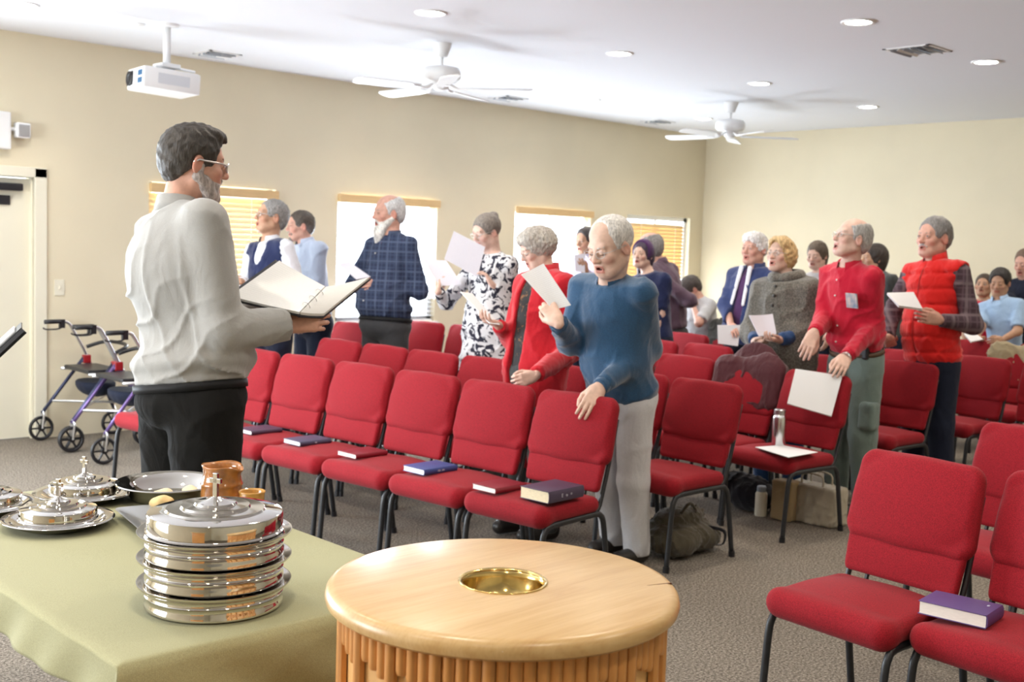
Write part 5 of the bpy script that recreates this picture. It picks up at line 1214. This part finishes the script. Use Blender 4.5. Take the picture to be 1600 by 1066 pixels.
P = person('redold', 'old man in glasses and a red button shirt leaning on a chair, looking up', 7.0, (1331, 374, 64, 60, -14, 0), (1327, 414, -.1), (1338, 540), 45, sw=.175, tall=1.02, skin='pale', hair=('ring', .004), hcol=(.45, .43, .41), headD=6.85, face=dict(mouth=.8, old=1), glasses=.0015,
       armL=dict(e=(1366, 510, 6.88), w=(1322, 558, 6.62), t=(1298, 600, 6.40), n='cam', c=.35, k=dict(hs=1.1)), armR=dict(e=(1288, 500, -1), w=(1272, 520, -1), t=(1257, 552, -1), n='cam', c=.3, k=dict(hs=1.1)),
       top=dict(m=M['redshirt'], tucked=1, folds=.007, cuffs=1, blouse=1, soff=.016, buttons=(.86, .68, .50, .31, .12)), bottom=M['cargo'], belt_m=M['brownbelt'], chest=(.12, .165), belly=(.125, .155), hips=(.13, .165), seed=17.0, legw=1.08, h=.010, hh=.005, brows=(.5, .48, .45))
P = person('darkhair', 'woman with long dark hair just behind the old man in the red shirt', 9.2, (1365, 404, 44, 62, 0, 0), (1373, 430), (1384, 520), 55, sw=.16, tall=.92, skin='tan', hair=('long', .0, .0), hcol=(.035, .025, .02), face=dict(mouth=.1), top=dict(type='tee', m=M['darktop'], collar=0, folds=.005, name='top'), bottom=M['navy_dk'], seed=18.0, h=.014, hh=.007)
P = person('vest', 'man with a moustache in a bright red padded vest over a plaid shirt', 7.65, (1459, 372, 64, 40, -2, 0), (1461, 410), (1458, 548), 40, sw=.195, tall=1.04, skin='pink', hair=('short', .003), hcol=(.24, .23, .225), face=dict(mouth=.2), beard=('tache', (.50, .45, .42)),
       armL=dict(e=(1520, 508, 1), w=(1468, 500, -1), t=(1438, 494, -1), n='cam', c=.6, k=dict(hs=1.1)), armR=dict(e=(1391, 495, -1), w=(1388, 528, -1), t=(1395, 548, 1), n='cam', c=1.0, k=dict(hs=1.0)),
       top=dict(type='vest', m=M['vestred'], sm=M['plaidplum'], puff=1), bottom=M['navy_dk'], chest=(.13, .175), belly=(.15, .175), bfw=.03, hips=(.14, .18), seed=19.0, h=.010, hh=.005, legw=1.1)
P = person('girl', 'girl in a red top behind the boy in the pale blue polo', 10.55, (1537, 447, 37, 12, -10, 0), (1538, 470), (1540, 540), 15, sw=.14, tall=.85, skin='tan', hair=('bun', .003), hcol=(.06, .04, .03), face=dict(mouth=.2), top=dict(type='tee', m=M['redshirt'], collar=0, folds=.004, name='top'), bottom=M['navy_dk'], seed=20.0, h=.015, hh=.007)
P = person('boy', 'black-haired boy in a pale blue polo shirt holding an open book', 10.0, (1562, 442, 42, 14, 10, 0), (1562, 468), (1572, 548), 22, sw=.155, tall=.88, skin='tan', hair=('short', .010), hcol=(.018, .014, .014), face=dict(mouth=.0, open=0), armL=dict(e=(1590, 518, -1), w=(1566, 531, -1), t=(1545, 534, -1), n='cam', c=.5), armR=dict(e=(1533, 512, -1), w=(1526, 528, -1), t=(1534, 534, 1), n='down', c=.5),
       top=dict(type='polo', m=M['polo'], folds=.005, name='polo_shirt', cm=M['polo']), bottom=M['navy_dk'], chest=(.11, .14), belly=(.11, .13), hips=(.11, .14), seed=21.0, h=.012, hh=.006)
P = person('edge', 'person in a dark navy sweater cut by the right edge of the photo', 10.6, (1602, 412, 44, 30, 12, 0), (1604, 436), (1604, 530), 30, sw=.19, skin='pink', hair=('short', .002), hcol=(.16, .10, .07), face=dict(open=0), armR=dict(e=(1578, 470, -1), w=(1594, 480, -1), t=(1604, 478, -1), n='cam', c=.4),
       top=dict(type='sweater', m=M['navy_dk'], folds=.005, name='sweater'), bottom=M['navy_dk'], seed=22.0, h=.015, hh=.007)

# ---- papers
def paper_mat(name, c, lines=.12):
    m, nt, b = nodes(name); L = nt.links; uv = N(nt, 'ShaderNodeUVMap'); sp = N(nt, 'ShaderNodeSeparateXYZ'); L.new(uv.outputs[0], sp.inputs[0])
    mu = N(nt, 'ShaderNodeMath', operation='MULTIPLY', n1=150.0); L.new(sp.outputs[1], mu.inputs[0]); si = N(nt, 'ShaderNodeMath', operation='SINE'); L.new(mu.outputs[0], si.inputs[0])
    nz = N(nt, 'ShaderNodeTexNoise', i_Scale=60.0); L.new(uv.outputs[0], nz.inputs[0])
    g1 = N(nt, 'ShaderNodeMath', operation='GREATER_THAN', n1=.35); L.new(si.outputs[0], g1.inputs[0]); g2 = N(nt, 'ShaderNodeMath', operation='GREATER_THAN', n1=.46); L.new(nz.outputs[0], g2.inputs[0])
    mm = N(nt, 'ShaderNodeMath', operation='MULTIPLY'); L.new(g1.outputs[0], mm.inputs[0]); L.new(g2.outputs[0], mm.inputs[1]); m3 = N(nt, 'ShaderNodeMath', operation='MULTIPLY', n1=lines); L.new(mm.outputs[0], m3.inputs[0])
    mx = N(nt, 'ShaderNodeMix', data_type='RGBA'); L.new(m3.outputs[0], mx.inputs[0]); mx.inputs[6].default_value = rgb(c); mx.inputs[7].default_value = (.1, .1, .12, 1); L.new(mx.outputs[2], b.inputs['Base Color']); b.inputs['Roughness'].default_value = .75; return m
M['paper'] = paper_mat('printed_paper', (.80, .80, .80)); M['blank'] = mat('plain_paper', (.82, .83, .84), .7); M['paperlav'] = paper_mat('shaded_paper', (.74, .73, .80)); M['bindpage'] = paper_mat('binder_page', (.84, .84, .82), .07)
def sheet(name, c, m, th=.0015, bend=.0, parent=None, nu=10, nv=10, origin=None):
    """c: four corner points (TL,TR,BR,BL) in space"""
    c = [np.array(q, float) for q in c]; o = (c[0] + c[1] + c[2] + c[3]) / 4 if origin is None else origin
    nrm = unit(np.cross(c[1] - c[0], c[3] - c[0])); V = []; UV = []
    for s_ in (0, 1):
        for i in range(nu + 1):
            for j in range(nv + 1):
                u, v = i / nu, j / nv; p = (1 - u) * (1 - v) * c[0] + u * (1 - v) * c[1] + u * v * c[2] + (1 - u) * v * c[3]; V.append(p + nrm * (bend * math.sin(PI * u) + (.5 - s_) * th) - o); UV.append((u, 1 - v))
    n1 = (nu + 1) * (nv + 1); Q = []
    ix = lambda i, j, s_: s_ * n1 + i * (nv + 1) + j
    for i in range(nu):
        for j in range(nv): Q.append((ix(i, j, 0), ix(i + 1, j, 0), ix(i + 1, j + 1, 0), ix(i, j + 1, 0))); Q.append((ix(i, j, 1), ix(i, j + 1, 1), ix(i + 1, j + 1, 1), ix(i + 1, j, 1)))
    for i in range(nu):
        for j in (0, nv): Q.append((ix(i, j, 0), ix(i + 1, j, 0), ix(i + 1, j, 1), ix(i, j, 1)))
    for j in range(nv):
        for i in (0, nu): Q.append((ix(i, j, 0), ix(i, j + 1, 0), ix(i, j + 1, 1), ix(i, j, 1)))
    Q = np.array(Q); ob = npmesh(name, np.array(V), Q, m, parent, smooth=False); uvl = ob.data.uv_layers.new(name='UVMap'); UV = np.array(UV, np.float32); uvl.data.foreach_set('uv', UV[Q.ravel()].ravel())
    if parent is None: ob.location = o
    return ob
def held(px4, D, dds, label, m='paper', cat='paper', name='song_sheet', th=.002, bend=.0, group=None, at=None):
    if at: a = PEOPLE[at[0]]['arms'][at[1]]; D = depth(a[1] + a[2] * .085) + (at[2] if len(at) > 2 else -.012)
    o = sheet(name, [px2w(p[0], p[1], D + d) for p, d in zip(px4, dds)], M[m], th, bend); tag(o, label, cat, group); return o
held([(814, 429), (849, 412), (892, 477), (864, 484)], 5.30, (.02, .05, .0, .0), 'folded white song sheet held up by the old man in blue', th=.004, bend=.008, at=('blue', -1))
held([(719, 456), (738, 459), (781, 508), (765, 506)], 5.98, (.12, .16, .02, -.02), 'white sheet held low by the woman in the red cardigan', th=.004, at=('redlady', -1))
held([(709, 361), (758, 386), (746, 433), (694, 405)], 7.42, (0, 0, 0, 0), 'large white song sheet held in front of the floral-dressed woman', 'paperlav', at=('floral', 1))
held([(660, 404), (697, 407), (722, 445), (686, 446)], 7.28, (0, .05, .0, -.04), 'tilted sheet held low in the right hand of the floral-dressed woman', 'paperlav', bend=.01, at=('floral', -1))
held([(528, 412), (546, 410), (579, 433), (557, 437)], 8.08, (.05, .1, 0, -.05), 'folded sheet held by the white-bearded man', 'paperlav', th=.006, at=('beard', 1))
held([(1170, 493), (1207, 491), (1213, 522), (1186, 526)], 7.02, (.05, .05, 0, 0), 'small booklet in the hands of the woman in the poncho', 'paperlav', cat='booklet', name='booklet', th=.010, bend=.01, at=('poncho', 1))
held([(1386, 459), (1427, 458), (1441, 484), (1404, 479)], 7.25, (.08, .10, -.02, -.04), 'thick white sheaf held by the man in the red vest', 'blank', th=.016, at=('vest', 1))
held([(1506, 522), (1522, 520), (1536, 531), (1517, 535)], 9.72, (.1, .1, 0, 0), 'open white book in the hands of the boy in blue', 'blank', cat='book', name='open_book', th=.012, at=('boy', 1))
held([(1121, 508), (1157, 508), (1153, 541), (1122, 537)], 8.45, (0, 0, 0, 0), 'plain white sheet hanging from the hand of the white-haired woman', 'blank', at=('white', -1))
held([(897, 398), (914, 396), (914, 426), (899, 424)], 10.4, (0, 0, 0, 0), 'lavender-tinted sheet between the curly-haired woman and the old man in blue', 'paperlav', at=('hid912', 1))
# leader's binder
A_, B_, C_, D_, E_, F_ = px2w(431, 404, 4.22), px2w(509, 448, 4.16), px2w(468, 489, 3.96), px2w(352, 462, 4.05), px2w(578, 433, 4.30), px2w(506, 491, 4.06)
bo = (B_ + C_) / 2; be = empty('ring_binder', bo, 0, 'open black ring binder with white pages held by the singing leader', 'binder')
n1 = unit(np.cross(B_ - A_, D_ - A_)); n2 = unit(np.cross(E_ - B_, C_ - B_))
if n1 @ (EYE - bo) < 0: n1 = -n1
if n2 @ UPV < 0: n2 = -n2
def grow(c4, k, nn, off): m_ = sum(c4) / 4; return [m_ + (q - m_) * k + nn * off for q in c4]
c1 = [A_, B_, C_, D_]; c2 = [B_, E_, F_, C_]
o = sheet('cover', grow(c1, 1.04, n1, -.014), M['black'], .004, 0, be, 2, 2, bo); o = sheet('cover', grow(c2, 1.04, n2, -.014), M['black'], .005, 0, be, 2, 2, bo)
sheet('pages', grow([A_ * .93 + D_ * .0 + B_ * .07, B_, C_, D_ * .95 + C_ * .05], .98, n1, -.004), M['bindpage'], .012, .003, be, 10, 10, bo); sheet('pages', grow(c2, .97, n2, -.004), M['bindpage'], .010, .003, be, 10, 10, bo)
for t in (.25, .5, .75):
    q = B_ * (1 - t) + C_ * t - bo; bm = bmesh.new(); dr_ = unit(A_ - B_); 
    tube(bm, [q + dr_ * .016 * math.cos(a) + n1 * .016 * math.sin(a) for a in np.linspace(0, PI, 9)], .0016, 6); bobj('ring', bm, M['silver'], be)
# white binder on chair G, papers, thermos on its seat
o = held([(1243, 577), (1316, 588), (1299, 651), (1230, 631)], 6.66, (-.07, -.12, -.20, -.15), 'white binder hanging over the back of the third row aisle chair', 'blank', cat='binder', name='white_binder', th=.014)
o = sheet('loose_papers', [px2z(1180, 699, .487), px2z(1222, 696, .487), px2z(1278, 707, .487), px2z(1232, 715, .487)], M['blank'], .003); tag(o, 'white papers lying on the third row chair seat beside the metal flask', 'paper')
c = px2z(1216, 697, .482); th_ = empty('steel_flask', (c[0], c[1], .480), 0, 'slim brushed metal flask standing on the third row seat', 'flask')
bm = bmesh.new(); lathe(bm, [(0, 0), (.036, 0), (.038, .004), (.038, .165), (.034, .180), (.030, .184), (.030, .190), (0, .190)], 32); bobj('body', bm, M['silver'], th_, ang=40)
bm = bmesh.new(); lathe(bm, [(.030, .188), (.033, .190), (.033, .212), (.028, .216), (0, .216)], 32); bobj('cap', bm, M['satin'], th_, ang=40)
# watches
def watch(k, side, m, lab):
    d = PEOPLE[k]; E, Wr = d['arms'][side][0], d['arms'][side][1]; ax = unit(Wr - E); c = Wr + ax * .004 - d['base']; u = unit(np.cross(ax, UPV)); v = np.cross(ax, u)
    bm = bmesh.new(); n = 20; ring = [[bm.verts.new(Vector(c + ax * z + (u * math.cos(2 * PI * q / n) + v * math.sin(2 * PI * q / n)) * r)) for q in range(n)] for z, r in ((-.009, .030), (-.009, .034), (.009, .034), (.009, .030))]
    for a, b in zip(ring, ring[1:] + ring[:1]):
        for q in range(n): bm.faces.new((a[q], a[(q + 1) % n], b[(q + 1) % n], b[q]))
    o = bobj('wristwatch', bm, m, d['root'], ang=40)
watch('redold', 1, M['silver'], ''); watch('beard', 1, M['gold'], '')
# red old man's details: pocket badge, phone pouch
d = PEOPLE['redold']; T_, B0 = d['T'], d['B']
q = px2w(1331, 470, 6.755)
M['badge'] = mat('badge_card', (.55, .42, .38), .4, col2=(.16, .22, .30), scale=22)
bm = bmesh.new(); R4 = Matrix((( -T_[1][0], T_[2][0], T_[0][0], q[0] - d['base'][0]), (-T_[1][1], T_[2][1], T_[0][1], q[1] - d['base'][1]), (-T_[1][2], T_[2][2], T_[0][2], q[2] - d['base'][2]), (0, 0, 0, 1)))
box(bm, -.045, -.045, -.004, .045, .045, .004, R4, bev=.003); bobj('chest_badge', bm, M['badge'], d['root'])
q = px2w(1352, 549, 6.86) - d['base']; bm = bmesh.new(); box(bm, q[0] - .03, q[1] - .03, q[2] - .05, q[0] + .03, q[1] + .03, q[2] + .03, bev=.012); bobj('belt_pouch', bm, M['black'], d['root'])

q = px2w(1358, 650, 6.86) - d['base']; f = Fld(.009); f.u(Box((q[0], q[1], q[2]), (.055, .05, .085), .025)); f.disp(folds(.004, 3)); V, Q = f.mesh(); npmesh('cargo_pocket', V, Q, M['cargo'], d['root'])
# ================================================================ coats, bags, walkers, music stand
def drape(bx, y, ang, m, label, name, drops, hole=None, cat='coat', th=.055, seed=1.0, w=1.0, up=0.0):
    """coat over the back of the chair at bx,y; drops: list of (lateral, halfwidth, length, side) hanging lobes"""
    t = -math.radians(ang); X_ = np.array([math.cos(t), math.sin(t), 0]); Y_ = np.array([-math.sin(t), math.cos(t), 0]); O = np.array([bx - .275 * math.cos(t), y - .275 * math.sin(t), 0])
    ta = math.atan2(.115, .44); T = X_ * math.sin(ta) + UPV * math.cos(ta); Wn = X_ * math.cos(ta) - UPV * math.sin(ta); c0 = O + X_ * .240 + UPV * .745
    f = Fld(.010); f.u(Slab(c0 + T * (.03 + up), [Y_, T, Wn], (HW + .014) * w, .158, .050, .06, .045), .01)
    for lat, hw_, ln_, sd in drops: a = c0 + T * .10 + Y_ * lat + Wn * .028 * sd; f.u(Cap(a, a - UPV * ln_ - X_ * .02, hw_, hw_ * .85, ax=Wn, sq=.030 / hw_), .03)
    f.disp(folds(.007, seed, 1.4))
    if hole: f.sub(Ell(c0 + Y_ * hole[0] + T * hole[1] - Wn * .08, (.09, hole[2], hole[3]), [Wn, Y_, T]), .008)
    V, Q = f.mesh(); o = npmesh(name, V - O, Q, m); o.location = O; tag(o, label, cat); return o
M['maroon'] = cloth_mat('maroon_wool', (.070, .014, .018), wr=.5, sheen=.3); M['darkcoat'] = cloth_mat('charcoal_coat', (.06, .06, .055), wr=.6); M['olive'] = cloth_mat('olive_canvas', (.070, .058, .036), wr=.8)
M['canvas'] = cloth_mat('cream_canvas', (.42, .37, .28), wr=.4); M['kraft'] = cloth_mat('kraft_bag', (.34, .24, .12), wr=.3); M['bagblack'] = cloth_mat('black_bag', (.012, .012, .018), wr=.6)
drape(5.99, 4.09, 2, M['maroon'], 'maroon wool coat draped over the back of a third row red chair', 'maroon_coat', [(-.12, .13, .30, -1), (-.16, .10, .38, -1), (.16, .09, .12, -1), (0, .2, .25, 1)], hole=(.075, -.03, .085, .06), w=1.04, seed=1.0)
drape(9.15, 3.72, 4, M['khaki'], 'khaki jacket hanging over a red chair at the right edge', 'khaki_jacket', [(.14, .11, .36, -1), (.12, .08, .44, -1), (-.1, .1, .15, -1)], seed=2.0, cat='jacket', w=1.04)
chair(8.72, 6.18, 6, 'rear red chair under the dark coat, near the room corner', G6)
drape(8.72, 6.18, 6, M['darkcoat'], 'dark grey coat over a rear chair behind the bare red chair tops', 'dark_coat', [(0, .2, .2, -1)], seed=3.0, w=1.1, up=.04)
def lump(name, m, c, prims, label, cat, dispamp=.008, seed=1.0, h=.010, extra_parts=()):
    f = Fld(h)
    for p, k in prims: f.u(p, k)
    f.disp(folds(dispamp, seed, 1.8)); f.cut(Half((0, 0, .002), -UPV), .002); V, Q = f.mesh()
    e = empty(name, (c[0], c[1], 0), 0, label, cat); o = npmesh('bag_body', V, Q, m, e); return e
c = px2z(1060, 862, 0)
bp = lump('backpack', M['olive'], c, [(Ell((0, .02, .10), (.20, .17, .085)), .03), (Ell((-.10, -.05, .085), (.13, .12, .08)), .03), (Ell((.10, -.04, .08), (.13, .12, .07)), .03), (Ell((.02, .02, .19), (.17, .09, .040)), .03)], 'crumpled olive canvas backpack on the carpet under the second row aisle chair', 'backpack', .014, 4.0)
bm = bmesh.new(); tube(bm, smooth_path([(.10, -.10, .14), (.16, -.17, .12), (.20, -.14, .04), (.22, -.06, .015)], 4), .010, 6, sx=.3); bobj('strap', bm, M['bagblack'], bp, smooth=True)
bm = bmesh.new(); tube(bm, smooth_path([(-.06, -.05, .22), (0, -.06, .27), (.07, -.05, .22)], 4), .009, 6); bobj('carry_handle', bm, M['olive'], bp, smooth=True)
c = px2z(1275, 820, 0)
tb_ = lump('tote_bag', M['canvas'], (c[0] + .05, c[1] + .04), [(Box((0, 0, .115), (.085, .17, .115), .02), .01)], 'cream canvas tote bag standing under the third row aisle chair', 'bag', .005, 5.0, .009)
bm = bmesh.new()
for s_ in (-1, 1): tube(bm, smooth_path([(s_ * .05, -.07, .22), (s_ * .05, -.06, .29), (s_ * .05, .06, .29), (s_ * .05, .07, .22)], 4), .006, 5)
bobj('handles', bm, M['canvas'], tb_, smooth=True)
c = px2z(1226, 812, 0)
lump('paper_bag', M['kraft'], c, [(Box((0, 0, .12), (.055, .07, .12), .008), .01)], 'brown kraft paper bag left of the cream tote bag under the chair', 'bag', .003, 6.0, .009)
c = px2z(1172, 806, 0)
lump('black_bag', M['bagblack'], (c[0] + .15, c[1] + .1), [(Ell((0, 0, .10), (.13, .17, .11)), .02), (Ell((0, .10, .14), (.10, .10, .08)), .03)], 'black bag in the shadow under the third row chairs', 'bag', .008, 7.0, .011)
c = px2z(1188, 806, 0)
o = empty('white_bottle', (c[0], c[1], 0), 0, 'pale drinking bottle standing on the carpet under the third row chairs', 'bottle')
bm = bmesh.new(); lathe(bm, [(0, 0), (.034, 0), (.036, .006), (.036, .135), (.028, .15), (0, .15)], 24); bobj('body', bm, M['offwhite'], o, ang=40)
bm = bmesh.new(); lathe(bm, [(.027, .148), (.028, .150), (.028, .178), (.022, .184), (0, .184)], 20); bobj('lid', bm, M['grey'], o, ang=40)

def walker(x, y, rz, mm, label, basket=True):
    e = empty('rollator_walker', (x, y, 0), rz, label, 'walker')
    for s in (-1, 1):
        Y = s * .27
        for wx in (-.28, .28):
            bm = bmesh.new(); tube(bm, [(wx + .082 * math.cos(t), Y, .095 + .082 * math.sin(t)) for t in np.linspace(0, 2 * PI, 25)], .013, 8, cap=False)
            w_ = bobj('wheel', bm, M['black'], e, smooth=True)
            bm = bmesh.new()
            for k in range(6): t = k * PI / 3; tube(bm, [(wx, Y, .095), (wx + .075 * math.cos(t), Y, .095 + .075 * math.sin(t))], .007, 5)
            tube(bm, [(wx, Y - .018, .095), (wx, Y + .018, .095)], .022, 12); bobj('spokes', bm, M['black'], w_)
            bm = bmesh.new(); tube(bm, [(wx, Y + .024, .095), (wx + .012, Y + .024, .20), (wx + .012, Y, .23)], .008, 6); tube(bm, [(wx, Y - .024, .095), (wx + .012, Y - .024, .20), (wx + .012, Y, .23)], .008, 6); bobj('fork', bm, M['satin'], e)
        bm = bmesh.new(); tube(bm, [(-.275, Y, .21), (.04, Y * .95, .62)], .0135, 8); bobj('rear_leg', bm, mm, e, smooth=True)
        bm = bmesh.new(); tube(bm, [(.285, Y, .21), (.20, Y * .97, .40), (.10, Y * .95, .56), (.02, Y * .95, .60)], .0135, 8); bobj('front_leg', bm, mm, e, smooth=True)
        bm = bmesh.new(); tube(bm, smooth_path([(.10, Y * .95, .56), (.05, Y * .95, .66), (-.06, Y * .95, .86), (-.10, Y * .95, .895), (-.16, Y * .95, .90)], 3), .012, 8); bobj('handle_tube', bm, M['satin'], e, smooth=True)
        bm = bmesh.new(); tube(bm, [(-.14, Y * .95, .90), (-.26, Y * .95, .898)], .017, 10); gp = bobj('grip', bm, M['black'], e, smooth=True)
        bm = bmesh.new(); tube(bm, smooth_path([(-.11, Y * .95, .88), (-.15, Y * .95, .845), (-.25, Y * .95, .842), (-.27, Y * .95, .855)], 3), .006, 6); box(bm, -.15, Y * .95 - .013, .85, -.11, Y * .95 + .013, .915); bobj('brake_lever', bm, M['black'], gp)
        bm = bmesh.new(); box(bm, .03, Y * .95 - .02, .575, .09, Y * .95 + .02, .64, bev=.008); bobj('joint', bm, M['walkred'], e)
        bm = bmesh.new(); tube(bm, [(-.14, Y * .92, .545), (.16, Y * .92, .54)], .012, 8); bobj('seat_rail', bm, M['satin'], e, smooth=True)
    bm = bmesh.new(); box(bm, -.13, -.22, .545, .13, .22, .575, bev=.01); bobj('seat', bm, M['black'], e)
    bm = bmesh.new(); tube(bm, smooth_path([(.06, -.255, .70), (.17, -.20, .74), (.20, 0, .75), (.17, .20, .74), (.06, .255, .70)], 4), .014, 8); bobj('backrest_bar', bm, M['black'], e, smooth=True)
    bm = bmesh.new(); tube(bm, [(-.20, -.26, .30), (.22, .26, .32)], .009, 6); tube(bm, [(-.20, .26, .30), (.22, -.26, .32)], .009, 6); bobj('cross_brace', bm, M['satin'], e)
    if basket:
        f = Fld(.011); f.u(Ell((.02, 0, .45), (.13, .20, .10)), .01); f.sub(Box((.02, 0, .54), (.14, .22, .07), .02), .01); V, Q = f.mesh(); npmesh('basket_bag', V, Q, M['navy_dk'], e)
    return e
M['walkred'] = mat('metallic_red_paint', (.35, .015, .02), .3, coat=.5); M['walkblue'] = mat('metallic_blue_violet_paint', (.16, .10, .30), .3, metal=.5, coat=.5); M['walkdark'] = mat('dark_blue_metal', (.05, .06, .12), .35, metal=.5)
walker(3.59, 7.72, .0, M['walkblue'], 'red and blue metallic rollator walker, the nearer of the two by the door')
walker(3.60, 8.30, .0, M['walkdark'], 'dark rollator walker standing against the wall behind the red and blue one')

# music stand at the left edge
A_ = px2w(34, 513, 4.10); Bq_ = px2w(-62, 602, 4.02); dv = unit(A_ - EYE) * .40 + np.array([0, 0, .022])
ms_ = empty('music_stand', ((A_[0] + Bq_[0]) / 2 + dv[0] / 2, (A_[1] + Bq_[1]) / 2 + dv[1] / 2, 0), 0, 'black music stand cut by the left edge, tilted desk with white sheets', 'music stand')
o3 = np.array(ms_.location)
desk = sheet('desk', [A_ + dv, A_, Bq_, Bq_ + dv], M['black'], .006, 0, ms_, 2, 2, o3)
off = unit(np.cross(A_ - Bq_, dv)); off = off if off[2] > 0 else -off
cc_ = [A_ + dv * .95 + off * .008, A_ + dv * .08 + off * .008, Bq_ + dv * .08 + off * .008, Bq_ + dv * .95 + off * .008]
sheet('music_sheets', [cc_[0] * .9 + cc_[3] * .1, cc_[1] * .9 + cc_[2] * .1, cc_[2], cc_[3]], M['blank'], .006, 0, ms_, 4, 4, o3)
bm = bmesh.new(); lp = Bq_ + dv * .5 - o3; tube(bm, [A_ - off * .012 - o3, Bq_ - off * .012 - o3], .013, 6); tube(bm, [Bq_ + off * .02 - o3, Bq_ + dv + off * .02 - o3], .006, 5); bobj('ledge', bm, M['black'], ms_)
mid = Bq_ * 1.25 - A_ * .25 + dv * .5 - o3
bm = bmesh.new(); tube(bm, [mid - off * .004, (mid[0], mid[1], mid[2] - .08), (mid[0], mid[1], .02)], .011, 8); bobj('pole', bm, M['black'], ms_, smooth=True)
bm = bmesh.new(); lathe(bm, [(0, 0), (.10, 0), (.10, .008), (.03, .022), (0, .022)], 28, c=(mid[0], mid[1], 0)); bobj('base', bm, M['black'], ms_, ang=40)
# wooden pulpit out of view, added for the silver trays to reflect
pu = empty('pulpit', (-.55, .95, 0), .7, 'wooden pulpit added outside the view for the silver trays to reflect', 'pulpit')
bm = bmesh.new(); box(bm, -.22, -.34, 0, .22, .34, 1.08, bev=.01); bobj('cabinet', bm, M['oak_side'], pu)
bm = bmesh.new(); box(bm, -.26, -.40, 1.08, .26, .40, 1.12, bev=.01); bobj('reading_top', bm, M['oak'], pu)
_b = PEOPLE['seated']['B']; chair(_b[0] + .30, _b[1], 6, 'rear red chair the dark-haired person sits on, near the room corner', G6)
